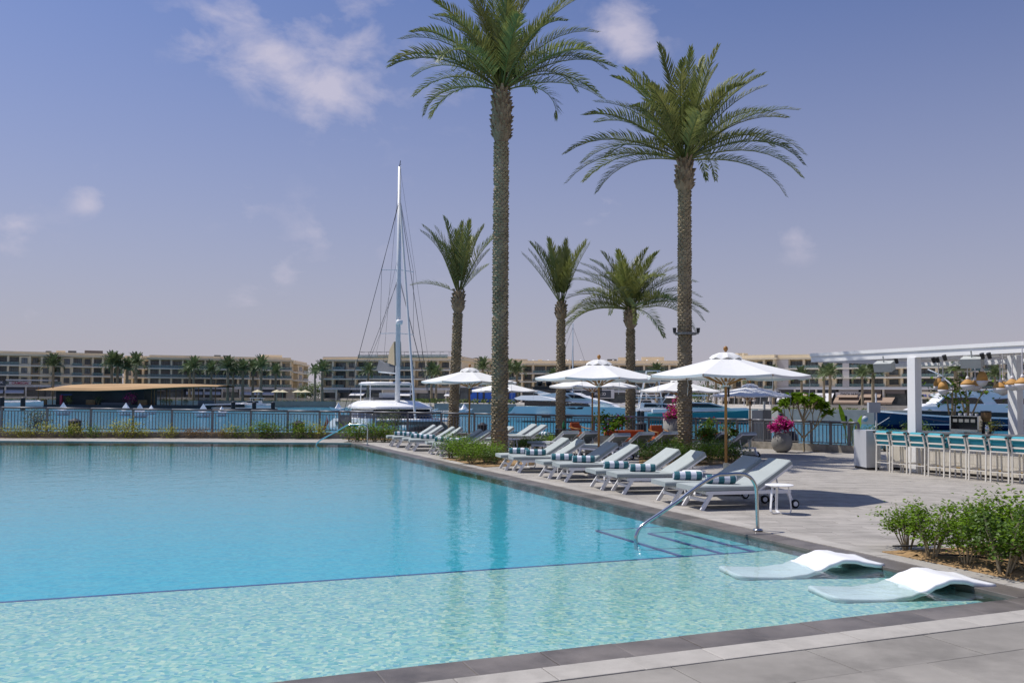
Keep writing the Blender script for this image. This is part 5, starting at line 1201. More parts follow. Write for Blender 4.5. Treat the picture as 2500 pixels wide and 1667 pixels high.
for z, hw in ((13.6, 1.25), (8.3, 1.3)): MB().tube([(MX - .35, -hw, z - .05), (MX, 0, z), (MX - .35, hw, z - .05)], .035, 6).build('spreader', 'mast', cat)
MB().lathe([(.22, 9.0), (.26, 9.1), (.26, 9.3), (.2, 9.38)], 12, (MX + .3, 0, 0)).build('radar', 'gelcoat', cat, True)
for s in (-1, 1):
    MB().tube([(MX, s * .1, 19.0), (-1.6, s * 3.6, 1.25)], .022, 5).build('shroud', 'rope', cat); MB().tube([(MX, s * .1, 19.2), (MX - .35, s * 1.25, 13.55), (MX - .35, s * 1.3, 8.25), (-.6, s * 3.5, 1.25)], .014, 4).build('shroud', 'rope', cat)
    MB().tube([(MX, s * .1, 12.6), (-.9, s * 3.5, 1.25)], .018, 4).build('shroud', 'rope', cat); MB().tube([(MX, s * .1, 12.8), (MX - .35, s * 1.3, 8.25)], .012, 4).build('shroud', 'rope', cat)
MB().tube([(MX - .1, 0, 22.2), (-4.6, .3, 5.6)], .012, 4).build('topping_lift', 'rope', cat); MB().tube([(MX + .1, 0, 22.0), (6.4, 1.5, 1.3)], .009, 4).build('halyard', 'rope', cat); MB().tube([(MX - .1, 0, 15.0), (-4.9, -.4, 6.0)], .010, 4).build('lazy_jack', 'rope', cat)
p = P(795, 1040, 66); t = thing('ensign', 'small drooping red flag on a pole at the catamaran side', 'flag', p); MB().tube([(0, 0, -1.0), (.12, 0, .8)], .02, 5).build('staff', 'mast', t); m = MB().grid([[(.1, 0, .75), (-.02, .03, .4), (-.12, -.02, 0), (-.2, .02, -.25)], [(.22, .02, .3), (.1, -.03, .05), (-.02, .03, -.2), (-.12, 0, -.4)]]); m.build('cloth', 'red', t)

# ---- pale blue motor yacht
UB = 111 / 2200 / 5.6
yb = G(1385, 1031, SEA); yt = thing('motor_yacht', 'sleek pale blue motor yacht with white superstructure and dark windows', 'yacht', (P(1239, 1031, yb.y).x, yb.y + 3.5, SEA), R(-22)); yt.scale = (1.08, 1, 1)
def yp(x, y): return ((x - 500) * UB, (1180 - y) * UB)
YL = (2130 - 500) * UB
m = MB(); hull(m, [(0, 1.7, .35, 1.7, -.3), (.35, 1.75, .55, 1.75, -.3), (.9, 1.85, 1.7, 1.8, -.4), (1.6, 1.95, 1.93, 1.85, -.4), (5, 2.1, 1.95, 1.9, -.5), (9, 2.05, 1.98, 1.7, -.5), (11.5, 1.7, 1.95, 1.1, -.4), (13.4, .95, 1.88, .35, -.2), (YL, .06, 1.78, .03, .6)])
hb = m.build('hull', 'hull_blue', yt, True)
MB().hexa([(-.5, -1.6, .12), (.4, -1.6, .12), (.4, 1.6, .12), (-.5, 1.6, .12), (-.5, -1.6, .3), (.4, -1.6, .3), (.4, 1.6, .3), (-.5, 1.6, .3)]).build('swim_platform', 'gelcoat', yt)
m = MB(); hull(m, [(.05, 1.77, .14, 1.77, -.3), (5, 1.98, .14, 1.96, -.4), (9, 1.80, .14, 1.76, -.4), (11.5, 1.2, .14, 1.15, -.3), (13.0, .5, .14, .45, -.2)]); m.build('boot_stripe', 'hull_black', yt, True)
W = lambda a, b: (lambda x, z: a - b * max(0, z - 1.9))
pc = lambda L: [yp(*q) for q in L]
sprism(pc([(800, 885), (1640, 925), (1650, 968), (800, 962)]), lambda x, z: 1.72).build('saloon_windows', 'boat_glass', yt)
sprism(pc([(660, 855), (760, 818), (980, 815), (1150, 790), (1260, 778), (1440, 780), (1560, 830), (1720, 872), (1880, 915), (1980, 968), (1655, 966), (1640, 926), (1300, 888), (880, 886), (700, 878)]), lambda x, z: 1.82 - max(0, x - 8) * .17 - max(0, z - 2.7) * .25).build('superstructure', 'gelcoat', yt)
sprism(pc([(1260, 806), (1350, 818), (1400, 852), (1262, 862)]), lambda x, z: 1.80).build('wheelhouse_window', 'boat_glass', yt); sprism(pc([(1375, 803), (1520, 812), (1600, 856), (1430, 852)]), lambda x, z: 1.70 - max(0, x - 8) * .12).build('wheelhouse_window', 'boat_glass', yt)
sprism(pc([(830, 750), (960, 745), (1150, 792), (1010, 814), (960, 790), (840, 765)]), lambda x, z: 1.5).build('radar_arch', 'gelcoat', yt); sprism(pc([(870, 700), (1150, 690), (1330, 720), (1340, 748), (1150, 745), (930, 742)]), lambda x, z: 1.35).build('flybridge_hardtop', 'hull_black', yt)
sprism(pc([(960, 745), (1300, 750), (1350, 778), (1150, 788)]), lambda x, z: 1.2).build('flybridge_screen', 'boat_glass', yt)
for x in (938, 1040): cx, cz = yp(x, 640); MB().lathe([(.1, -.42), (.28, -.36), (.36, 0), (.3, .2), (.05, .36)], 14, (cx, 0 if x < 1000 else .6, cz)).build('satellite_dome', 'hull_black', yt, True)
for a in ([(1370, 978), (1590, 968), (1570, 996), (1430, 996)], [(1040, 1080), (1160, 1072), (1160, 1115), (1050, 1115)], [(1290, 1075), (1460, 1078), (1440, 1112), (1290, 1115)], [(650, 1062), (675, 1062), (675, 1074), (650, 1074)]):
    q = pc(a); xm = sum(x for x, _ in q) / 4; sprism(q, lambda x, z: 2.12 if x < 9 else 2.02 - (x - 9) * .1).build('hull_window', 'boat_glass', yt)
for k in range(12): x = 4 + k * .12
MB().box(4.35, 5.9, -2.28, -2.14, .98, 1.06).build('balcony_floor', 'gelcoat', yt)
for k in range(4): MB().tube([(4.4, -2.26, 1.2 + k * .15), (5.85, -2.26, 1.2 + k * .15)], .02, 4).build('balcony_rail', 'mast', yt)
MB().tube([(6.8, -1.9, 2.15), (8.6, -1.85, 2.45), (11, -1.6, 2.35), (13.6, -.7, 2.25)], .03, 5).build('deck_rail', 'steel', yt)
for k in range(7): MB().tube([(7.2 + k * .95, -1.9 + k * .16, 1.95), (7.2 + k * .95, -1.88 + k * .16, 2.33)], .02, 4).build('stanchion', 'steel', yt)

# ---- navy yacht at the right
UN = 90 / 2200 / 4.2375; nb_ = G(2195, 1049, SEA); ny = thing('motor_yacht', 'navy hulled motor yacht with white superstructure behind the bar', 'yacht', (P(2155, 1049, nb_.y).x, nb_.y + 2, SEA), R(-8))
def np_(x, y): return ((x - 235) * UN, (975 - y) * UN)
m = MB(); hull(m, [(0, .05, 1.72, .02, 1.2), (.6, .5, 1.70, .03, .6), (1.5, 1.1, 1.62, .15, -.2), (3.2, 1.85, 1.45, .95, -.5), (6, 2.25, 1.28, 1.7, -.6), (12, 2.35, 1.15, 2.1, -.6), (20, 2.3, 1.2, 2.1, -.5)]); m.build('hull', 'hull_navy', ny, True)
m = MB(); rows = [[(x, -b_ - .02, z + .02), (x, -b_ - .02, z + .18)] for x, b_, z in ((-.05, .05, 1.70), (.6, .5, 1.69), (1.5, 1.1, 1.62), (3.2, 1.85, 1.45), (6, 2.25, 1.28), (12, 2.35, 1.15))]
m.grid(rows); m.build('bulwark', 'gelcoat', ny); MB().box(4.0, 20, -2.42, -2.36, .55, .62).build('rub_rail', 'gelcoat', ny)
MB().box(5.6, 20, -2.0, 2.0, 1.15, 1.2).build('deck', 'gelcoat', ny)
pn_ = lambda L: [np_(*q) for q in L]
sprism(pn_([(560, 772), (640, 740), (760, 705), (1500, 700), (2400, 715), (2400, 800), (1540, 800), (1480, 790)]), lambda x, z: 1.95 if x > 5.5 else 1.4).build('main_cabin', 'gelcoat', ny)
sprism(pn_([(600, 776), (1480, 792), (1540, 860), (1540, 885), (640, 850)]), lambda x, z: 1.9 if x > 5.5 else 1.45).build('saloon_windows', 'boat_glass', ny)
sprism(pn_([(1490, 795), (2400, 805), (2400, 895), (1560, 885), (1540, 850)]), lambda x, z: 1.92).build('aft_cabin', 'gelcoat', ny)
sprism(pn_([(800, 702), (870, 640), (840, 605), (1040, 570), (1400, 548), (1800, 560), (2200, 600), (2200, 715), (1250, 705)]), lambda x, z: 1.7 - max(0, z - 3) * .15).build('pilothouse', 'gelcoat', ny)
sprism(pn_([(835, 690), (890, 640), (1180, 640), (1240, 670), (1260, 702), (860, 702)]), lambda x, z: 1.74).build('pilothouse_windows', 'boat_glass', ny); sprism(pn_([(1350, 655), (1560, 640), (1700, 650), (1700, 720), (1410, 728)]), lambda x, z: 1.74).build('pilothouse_windows', 'boat_glass', ny)
sprism(pn_([(1190, 572), (1310, 570), (1300, 590), (1200, 588)]), lambda x, z: 1.72).build('skylight', 'boat_glass', ny)
MB().tube([np_(700, 712) + (0,), ], .1) if False else None
x0, z0 = np_(705, 712); x1, z1 = np_(695, 335); MB().tube([(x0, 0, z0), (x0 - .05, 0, (z0 + z1) / 2), (x1, 0, z1)], .09, 8).build('crane_mast', 'mast', ny, True)
xa, za = np_(780, 345); xb, zb = np_(900, 400); xc, zc = np_(1015, 500); MB().tube([(xa, .2, za), (xb, .2, zb), (xc, .2, zc)], .06, 6).build('outrigger', 'mast', ny, True)
for k in range(5): xk, zk = np_(245 + k * 18, 790); MB().tube([(xk, -.15 - k * .12, zk - .05), (xk, -.15 - k * .12, zk + .75 - k * .1)], .025, 4).build('pulpit_post', 'steel', ny)
MB().tube([np_(245, 790)[0:1] + (-.15, np_(245, 725)[1]), (np_(340, 790)[0], -.7, np_(340, 760)[1])], .03, 4).build('pulpit_rail', 'steel', ny)
MB().tube([(1.2, -.9, 1.2), (-1.8, -6, .2)], .025, 4).build('mooring_line', 'canopy', ny)

# ---- smaller motor boats
def motorboat(label, px, py, L, yaw, hullmat, cab=True, tower=False, bim=None):
    p = G(px, py, SEA); t = thing('motor_boat', label, 'boat', (p.x, p.y, SEA), yaw, 'smaller motor boats in the marina'); k = L / 10
    m = MB(); hull(m, [(-5 * k, 1.4 * k, .9 * k, 1.35 * k, -.3 * k), (-1 * k, 1.55 * k, 1.0 * k, 1.4 * k, -.4 * k), (2.5 * k, 1.25 * k, 1.15 * k, .8 * k, -.3 * k), (4.2 * k, .6 * k, 1.28 * k, .25 * k, -.1 * k), (5 * k, .04 * k, 1.36 * k, .02 * k, .6 * k)]); m.build('hull', hullmat, t, True)
    sprism([(-4.6 * k, 1.0 * k), (-4.6 * k, 1.3 * k), (3.9 * k, 1.5 * k), (4.4 * k, 1.28 * k)], lambda x, z: (1.3 if x < 0 else .5) * k).build('deck', 'gelcoat', t)
    if cab:
        sprism([(-2.2 * k, 1.25 * k), (-2.0 * k, 2.0 * k), (.6 * k, 1.95 * k), (2.6 * k, 1.42 * k)], lambda x, z: 1.05 * k - max(0, x) * .15).build('cabin', 'gelcoat', t); sprism([(-1.7 * k, 1.5 * k), (-1.6 * k, 1.88 * k), (.5 * k, 1.84 * k), (1.8 * k, 1.52 * k)], lambda x, z: 1.08 * k - max(0, x) * .14).build('cabin_window', 'boat_glass', t)
        MB().box(-2.6 * k, .4 * k, -1.1 * k, 1.1 * k, 2.55 * k, 2.65 * k).build('hardtop', 'gelcoat', t)
        for x in (-2.3, .1):
            for y in (-.95, .95): MB().tube([(x * k, y * k, 1.9 * k), (x * k, y * k, 2.56 * k)], .03, 5).build('hardtop_post', 'mast', t)
    if bim:
        MB().tube([(-1.5 * k, -1.1 * k, 1.2 * k), (-.4 * k, -1.0 * k, 2.3 * k), (1.2 * k, -1.0 * k, 2.35 * k)], .06, 5).build('bimini_frame', 'black', t); MB().box(-.4 * k, 1.3 * k, -1.1 * k, 1.1 * k, 2.32 * k, 2.4 * k).build('bimini', bim, t)
    if tower:
        for x in (-2.4, .4):
            for y in (-1, 1): MB().tube([(x * k, y * k * 1.1, 1.3 * k), (x * k * .45 - .4 * k, y * k * .55, 5.6 * k)], .05, 5).build('tower_leg', 'mast', t)
        for z in (3.3, 4.5, 5.6): MB().box(-1.5 * k, .1 * k, -.75 * k, .75 * k, z * k, (z + .08) * k).build('tower_platform', 'gelcoat', t)
        for s in (-1, 1): MB().tube([(0, s * k, 1.6 * k), (3.2 * k, s * 2.4 * k, 6.2 * k)], .035, 4).build('outrigger', 'mast', t); MB().tube([(0, s * k, 1.6 * k), (-4.2 * k, s * 2.2 * k, 5.4 * k)], .03, 4).build('outrigger', 'mast', t)
        for a, b in (((-2.4, 1.3), (-.3, 4.5)), ((.4, 1.3), (-1.3, 4.5))): MB().tube([(a[0] * k, -1.0 * k, a[1] * k), (b[0] * k, -.6 * k, b[1] * k)], .03, 4).build('tower_brace', 'mast', t)
    return t
motorboat('white sport fishing boat with a tubular tuna tower beside the blue yacht', 1610, 1026, 12, R(-12), 'gelcoat', True, True)
motorboat('white express cruiser with teal hull behind the wide palm trunk', 1715, 1034, 13, R(-6), 'hull_teal', True)
motorboat('small white day boat with grey folded canopy right of the nearest pole', 1790, 1022, 7, R(-5), 'gelcoat', False, False, 'canvas_grey')
motorboat('small cream runabout right of the nearest umbrella pole', 1835, 1021, 6.5, R(170), 'tan', False, False, 'canvas_grey')
motorboat('white motor boat behind the blue yacht bow', 1560, 1012, 14, R(170), 'gelcoat', True)
motorboat('white open boat moored at the left pontoon, left one', 548, 999, 9, R(4), 'hull_black', False)
motorboat('white open boat moored at the left pontoon, right one', 615, 999, 10, R(-176), 'gelcoat', True)
motorboat('white boat at the far left beside the floating restaurant', 40, 996, 12, R(2), 'gelcoat', False)
# sail boat of which only the thin mast shows
p = P(1398, 1000, 150); t = thing('sailing_boat', 'distant sailing boat showing its thin mast above the umbrella', 'boat', (p.x, p.y, SEA), R(20)); m = MB(); hull(m, [(-5, 1.2, .9, 1.1, -.3), (0, 1.6, .95, 1.3, -.5), (4, .7, 1.1, .4, -.3), (5.4, .05, 1.25, .02, .4)]); m.build('hull', 'gelcoat', t, True)
zt = P(1398, 790, 150).z - SEA; MB().tube([(0, 0, .9), (0, 0, zt)], [.13, .08], 8).build('mast', 'mast', t); MB().tube([(0, 0, zt - .5), (5.2, 0, 1.3)], .02, 4).build('forestay', 'rope', t); MB().tube([(0, 0, zt - .5), (-5, 0, 1.0)], .02, 4).build('backstay', 'rope', t)
for s in (-1, 1): MB().tube([(0, 0, zt * .8), (-.2, s * 1.5, 1)], .018, 4).build('shroud', 'rope', t)
MB().tube([(0, 0, 2.2), (-4, 0, 2.3)], .08, 6).build('boom', 'mast', t)
# ---- giant folded-paper boats
pbt = thing('paper_boat', 'x', 'boat', (0, 0, 0), 0, 'giant white folded-paper boats afloat')
h = MB(); a = [(-.75, 0, 0), (0, -.42, 0), (.75, 0, 0), (0, .42, 0)]; tp = [(-1.6, 0, 1.0), (0, -.72, .62), (1.6, 0, 1.0), (0, .72, .62)]; h.v = a + tp; h.f = [(0, 1, 5, 4), (1, 2, 6, 5), (2, 3, 7, 6), (3, 0, 4, 7), (3, 2, 1, 0)]; h.build('hull', 'paper_boat', pbt)
s = MB(); s.v = [(-.62, -.4, .6), (.62, -.4, .6), (.62, .4, .6), (-.62, .4, .6), (0, 0, 1.75)]; s.f = [(0, 1, 4), (1, 2, 4), (2, 3, 4), (3, 0, 4), (3, 2, 1, 0)]; s.build('sail_fold', 'paper_boat', pbt)
MB().box(-.7, .7, -.38, .38, -.12, .04).build('float', 'hull_black', pbt); MB().bar((-.65, -.42, .12), (.6, -.6, .55), .03, .03).build('strut', 'mast', pbt)
fb = [True]
PB = [(154, 1013, 0.2, 'leftmost giant paper boat, alone below the restaurant'), (307, 1014, -.1, 'giant paper boat at the left of the trio'), (341, 1019, .25, 'nearest giant paper boat of the trio'), (369, 1011, -.3, 'rear giant paper boat of the trio'), (496, 1018, .1, 'giant paper boat alone right of the trio'), (541, 1016, .9, 'smaller-looking giant paper boat seen end on'),
      (826, 1007, .4, 'giant paper boat half hidden by the catamaran stern'), (1046, 1012, .2, 'giant paper boat just right of the catamaran bow'), (1117, 1012, -.2, 'left giant paper boat beside the tallest palm trunk'), (1133, 1012, .5, 'right giant paper boat beside the tallest palm trunk')]
for px, py, rz, lab in PB:
    p = G(px, py, SEA); o = place(pbt, p, rz, lab, fb); sc = 1.1 if px not in (541, 369) else .85; o.scale = (sc,) * 3
# pontoon and its piles
a = G(528, 999, SEA); b = G(680, 1000, SEA); t = thing('pontoon', 'low dark floating pontoon with moored boats at the left', 'pontoon', ((a.x + b.x) / 2, (a.y + b.y) / 2 - 2, SEA)); L = (b.x - a.x) / 2; MB().box(-L, L, -1, 1, -.2, .3).build('float', 'hull_black', t); MB().box(-L, L, -1.05, 1.05, .3, .42).build('deck', 'shop_white', t)
for k, (px, yt_, lab) in enumerate(((583, 980, 'left dark pile on the pontoon'), (633, 981, 'middle dark pile on the pontoon'), (678, 981, 'right dark pile at the pontoon end'), (32, 969, 'dark pile at the far left by the restaurant, left one'), (82, 970, 'dark pile at the far left corner of the restaurant'))):
    p = G(px, 1000.5, SEA); zt = P(px, yt_, p.y).z - SEA; t = thing('mooring_pile', lab, 'pile', (p.x, p.y - 4, -2), 0, 'piles of the pontoons'); MB().lathe([(.45, 0), (.45, zt + .9)], 10).build('shaft', 'black', t); MB().lathe([(.47, zt + .9), (.05, zt + 1.1)], 10).build('cap', 'black', t)
for k, (px, yt_) in enumerate(((1560, 1002), (1568, 1003), (1908, 1007), (2063, 1014))):
    p = G(px, 1030 + k * 2, SEA); zt = P(px, yt_, p.y).z - SEA; t = thing('mooring_pile', f'black mooring pile in the right marina, {nth(k + 1)} from the left', 'pile', (p.x, p.y, -2), 0, 'piles of the right marina'); MB().lathe([(.26, 0), (.26, zt + .9)], 10).build('shaft', 'black', t); MB().lathe([(.28, zt + .9), (.05, zt + 1.05)], 10).build('cap', 'black', t)

# ---- floating restaurant with sweeping tan roof
RY = 214; pr = P(300, 990, RY); U = RY / 2200 / 5.6; rs = thing('floating_restaurant', 'floating dark restaurant under a long curved tan roof', 'restaurant', (P(0, 990, RY).x, RY, SEA))
def rp_(x, y): q = P(x / 5.6, 820 + y / 5.6, RY); return q.x - rs.location.x, q.z - SEA
x0, _ = rp_(490, 960); x1, _ = rp_(2990, 960); MB().box(x0, x1, -.8, 13, -.3, .75).build('barge', 'restaurant_dark', rs)
xa, za = rp_(680, 740); xb, zb = rp_(1900, 740); MB().box(xa, xb, 3, 11, .75, za + .3).build('back_wall', 'restaurant_dark', rs)
rows = []
for zx, yb, yt_ in ((500, 740, 728), (620, 742, 692), (760, 744, 662), (950, 746, 652), (1300, 748, 646), (1700, 738, 645), (2100, 715, 648), (2500, 696, 650), (2800, 690, 662), (2990, 690, 672)):
    xf, zf = rp_(zx, yb); _, zt_ = rp_(zx, yt_); rows.append([(xf, -.6, zf), (xf, .2, zf + .35 * (zt_ - zf)), (xf, 3.5, zf + .8 * (zt_ - zf)), (xf, 7.5, zt_), (xf, 12, zf + .5 * (zt_ - zf)), (xf, 12, zf - .1), (xf, -.6, zf - .12)])
MB().grid(rows, True).build('roof', 'roof_tan', rs, False)
for k, zx in enumerate((520, 700, 2040, 2110, 2180, 2250, 2320, 2390, 2460, 2640, 2700, 2920)):
    xf, zf = rp_(zx, 700); MB().tube([(xf, .2 + (k % 3) * .6, .7), (xf, .2 + (k % 3) * .6, zf + .1)], .11, 6).build('roof_post', 'timber', rs)
xk, _ = rp_(780, 0); MB().box(xk, xk + 2.4, 2.9, 3.0, .75 + .9, .75 + 2.3).build('serving_hatch', 'black', rs); MB().box(xk - .1, xk + 2.5, 2.85, 2.95, 3.06, 3.2).build('hatch_frame', 'blue_panel', rs)
for zx0, zx1, mt in ((510, 650, 'timber'), (1190, 1310, 'timber'), (1900, 2020, 'timber'), (2720, 2930, 'canvas_grey'), (1400, 1800, 'canvas_grey')):
    xa, _ = rp_(zx0, 0); xb, _ = rp_(zx1, 0); MB().box(xa, xb, .2, .6, .75, 1.95 if zx0 != 1400 else 1.3).build('planter_box', mt, rs)
xk, _ = rp_(858, 0); MB().box(xk - .25, xk + .25, -.2, .3, .75, 3.0).build('red_cabinet', 'sign_red', rs)
for zx, s, mt, lab in ((940, 2.6, 'leaf_y', 'yellow-green plant on the restaurant deck beside the red cabinet'), (1790, 4.2, 'magenta', 'round magenta bush on the restaurant deck'), (1340, 3.0, 'leaf_olive', 'spiky grey-green plant at the middle of the restaurant deck'), (2330, 2.4, 'leaf_y', 'yellow-green plant at the right of the restaurant deck'), (2240, 2.8, 'leaf_b', 'dark plant under the restaurant posts'), (2540, 2.6, 'leaf_olive', 'olive plant at the right restaurant railing')):
    xk, _ = rp_(zx, 0); shrub('deck_plant', lab, 'plant', (rs.location.x + xk, RY + .8, SEA + .75), SML[int(zx) % 3], mt, zx, (s * .9, s * .9, s * 1.25))

# ================================================================== FAR BUILDINGS
def apartments(label, pxa, Ya, pxb, Yb, ytop, floors, nb, wall, depth=14, gfrac=.30, par=1.25, slabmat=None, seed=1, piers=True, side=None):
    A = P(pxa, 900, Ya); B = P(pxb, 900, Yb); a = Vector((A.x, A.y)); b = Vector((B.x, B.y)); L = (b - a).length; Ht = P(pxa, ytop, Ya).z - PZ; r = random.Random(seed)
    t = thing('apartment_building', label, 'building', (a.x, a.y, PZ), math.atan2(b.y - a.y, b.x - a.x)); gz_ = Ht * gfrac; fh = (Ht - gz_ - par) / floors; bw = L / nb; RC = 1.7
    MB().box(0, L, RC, depth, gz_, Ht - .35).build('wall', wall, t)
    MB().box(-.5, L + .5, -.45, depth + .4, Ht - par, Ht - par + .5).build('eaves', wall, t); MB().box(.2, L - .2, .3, depth, Ht - par + .501, Ht).build('parapet', wall, t)
    sl = slabmat or 'bld_pale'
    for f in range(floors): MB().box(-.3, L + .3, -.55 - (.45 if f % 2 else 0), RC - .005, gz_ + f * fh - .22, gz_ + f * fh + .13).build('balcony_slab', sl, t)
    wm = {}; full = MB().box(-bw * .42, bw * .42, -.06, 0, 0, fh * .80).mesh('window', 'window'); small = MB().box(-bw * .26, bw * .26, -.06, 0, fh * .22, fh * .78).mesh('window', 'window')
    def fr(w_, z0_, z1_, n):
        m = MB()
        for k in range(n + 1): x = -w_ + 2 * w_ * k / n; m.box(x - .045, x + .045, -.13, -.062, z0_, z1_)
        m.box(-w_, w_, -.13, -.062, z1_ - .09, z1_); return m.mesh('frame', 'win_frame' if wall != 'bld_sand' else 'win_frame')
    ff = fr(bw * .42, 0, fh * .80, 4); fs = fr(bw * .26, fh * .22, fh * .78, 2); rail = MB().box(-bw * .5, bw * .5, -.03, .03, .13, fh * .36).mesh('balustrade', 'rail_glass'); pr_ = MB().box(-.26, .26, -.1, RC - .003, 0, floors * fh - .05).mesh('pier', wall)
    blank = MB().box(-bw * .5, bw * .5, 0, RC - .004, .131, fh - .172).mesh('wall_panel', wall)
    kinds = [r.choice(('full',) * 7 + ('small', 'small', 'panel' if piers else 'full')) for _ in range(nb)]
    for k in range(nb):
        for f in range(floors):
            x = (k + .5) * bw; z = gz_ + f * fh + .14
            if kinds[k] == 'panel':
                link('wall_panel', blank, t, loc=(x, 0, gz_ + f * fh)); o = link('window', small, t, loc=(x, -.002, gz_ + f * fh)); link('frame', fs, o); continue
            o = link('window', full if kinds[k] == 'full' else small, t, loc=(x, RC - .003, z)); link('frame', ff if kinds[k] == 'full' else fs, o)
            if kinds[k] == 'full': link('balustrade', rail, t, loc=(x, -.25, gz_ + f * fh))
    if piers:
        k = 0
        while k <= nb: link('pier', pr_, t, loc=(min(max(k * bw, .27), L - .27), 0, gz_ + .0)); k += r.choice((1, 1, 2))
    # shops
    MB().box(0, L, RC + .3, depth, 0, gz_ - .18).build('shop_wall', 'shop_dark', t); k = 0; ns = max(3, int(L / 4.6)); sw = L / ns
    MB().box(-.4, L + .4, -.9, RC + .2, gz_ - .55, gz_ - .18).build('shop_fascia', 'shop_white', t)
    sg = MB().box(-sw * .46, sw * .46, RC + .22, RC + .296, .1, gz_ * .62).mesh('shop_window', 'window'); col = MB().box(-.22, .22, -.6, RC + .1, 0, gz_ - .55).mesh('shop_column', 'bld_pale'); brd = MB().box(-sw * .44, sw * .44, -.2, .0, gz_ * .64, gz_ - .58)
    bm = [brd.mesh('sign_board', q) for q in ('shop_dark', 'bld_violet', 'shop_taupe', 'canvas_grey')]
    for k in range(ns):
        link('shop_window', sg, t, loc=((k + .5) * sw, 0, 0)); link('sign_board', bm[r.randrange(4)], t, loc=((k + .5) * sw, 0, 0))
        if r.random() < .7: link('shop_column', col, t, loc=(k * sw + .2, 0, 0))
        if r.random() < .45:
            w2 = sw * .45; m = MB().hexa([((k + .5) * sw - w2, -2.6, gz_ * .42), ((k + .5) * sw + w2, -2.6, gz_ * .42), ((k + .5) * sw + w2, -.25, gz_ * .62), ((k + .5) * sw - w2, -.25, gz_ * .62), ((k + .5) * sw - w2, -2.6, gz_ * .45), ((k + .5) * sw + w2, -2.6, gz_ * .45), ((k + .5) * sw + w2, -.25, gz_ * .66), ((k + .5) * sw - w2, -.25, gz_ * .66)]); m.build('awning', 'awning_white' if wall != 'bld_sand' else 'awning_brown', t)
    for k in range(max(2, int(L / 11))):
        x = r.uniform(2, L - 3); w_ = r.uniform(.8, 2.6); MB().box(x, x + w_, 4, 7, Ht - .3, Ht + r.uniform(.3, .8)).build('roof_box', r.choice((wall, 'canvas_grey')), t)
    return t, L, Ht, gz_
def facade_pt(t, px):                                  # local x on a facade for a picture column
    Lx = None; o = t.location; d = Vector((math.cos(t.rotation_euler.z), math.sin(t.rotation_euler.z))); r_ = ray(px, 950); rr_ = Vector((r_.x, r_.y))
    # o + d*s = rr*k
    det = d.x * -rr_.y + rr_.x * d.y; s = (-o.x * -rr_.y + -(rr_.x) * -o.y * -1 * -1) if False else None
    a_, b_, c_, d_ = d.x, -rr_.x, d.y, -rr_.y; e_, f_ = -o.x, -o.y; dt = a_ * d_ - b_ * c_
    return (e_ * d_ - b_ * f_) / dt
B1, L1, H1, g1 = apartments('long greyish apartment block at the left edge with glazed loggias', -90, 250, 300, 268, 854, 3, 15, 'bld_grey', seed=3)
MB().box(facade_pt(B1, 205), facade_pt(B1, 250), 3, 8, H1 - .2, H1 + .9).build('roof_pergola', 'shop_taupe', B1)
MB().box(facade_pt(B1, 175), facade_pt(B1, 290), .8, 13.5, H1 - .01, H1 + .01).build('roof_deck', 'bld_beige', B1)
t_, *_ = apartments('narrow recessed apartment block between the two left blocks', 302, 290, 372, 292, 868, 3, 3, 'bld_grey', seed=5)
B2, L2, H2, g2 = apartments('apartment block left of the mast with palms in front', 362, 262, 712, 276, 866, 3, 13, 'bld_grey', seed=8)
MB().box(facade_pt(B2, 640), facade_pt(B2, 690), 3, 8, H2 - .2, H2 + .85).build('penthouse', 'bld_beige', B2)
t_, *_ = apartments('beige end wing of the left block by the gap', 714, 277, 752, 302, 878, 3, 3, 'bld_beige', depth=9, seed=9)
B3, L3, H3, g3 = apartments('beige apartment block behind the catamaran with roof-terrace frames', 785, 264, 1128, 255, 871, 3, 12, 'bld_beige', seed=12)
for k in range(11):
    x = facade_pt(B3, 872 + k * 22); MB().tube([(x, 1.5, H3), (x, 1.5, H3 + 1.45)], .06, 4).build('roof_frame_post', 'canvas_grey', B3); MB().tube([(x, 1.5, H3 + 1.45), (x, 5.5, H3 + 1.45)], .05, 4).build('roof_frame_beam', 'canvas_grey', B3)
xa, xb = facade_pt(B3, 872), facade_pt(B3, 1092); MB().tube([(xa, 1.5, H3 + 1.45), (xb, 1.5, H3 + 1.45)], .06, 4).build('roof_frame_beam', 'canvas_grey', B3); MB().box(xa, xb, .1, .16, H3 - .5, H3 + .55).build('roof_balustrade', 'rail_glass', B3); MB().box(facade_pt(B3, 905), facade_pt(B3, 948), 5, 9, H3 - .1, H3 + .75).build('roof_box', 'bld_beige', B3)
t_, *_ = apartments('low beige block set back behind the tallest palm trunk', 1128, 300, 1290, 305, 874, 3, 5, 'bld_beige', seed=14)
B4, L4, H4, g4 = apartments('beige apartment block behind the blue yacht', 1272, 246, 1665, 240, 880, 3, 13, 'bld_beige', seed=17)
MB().box(facade_pt(B4, 1508), facade_pt(B4, 1538), 3, 7, H4 - .2, H4 + 1.0).build('roof_box', 'bld_beige', B4); MB().box(facade_pt(B4, 1566), facade_pt(B4, 1622), 3, 8, H4 - .2, H4 + 1.1).build('penthouse', 'bld_beige', B4)
for k, px in enumerate((1301, 1338, 1386, 1418, 1497, 1531, 1557, 1580, 1606)): MB().lathe([(.25, 0), (.3, .1), (.15, .25)], 8, (facade_pt(B4, px), .8, H4)).build('roof_lamp', 'sign_white', B4)
t_, *_ = apartments('sand-coloured block half hidden behind the nearest umbrella', 1760, 232, 1892, 224, 868, 3, 5, 'bld_sand', seed=19)
B5, L5, H5, g5 = apartments('sand-coloured apartment block with brand-name shops behind the frangipani', 1888, 226, 2330, 206, 866, 3, 11, 'bld_sand', gfrac=.345, seed=23)
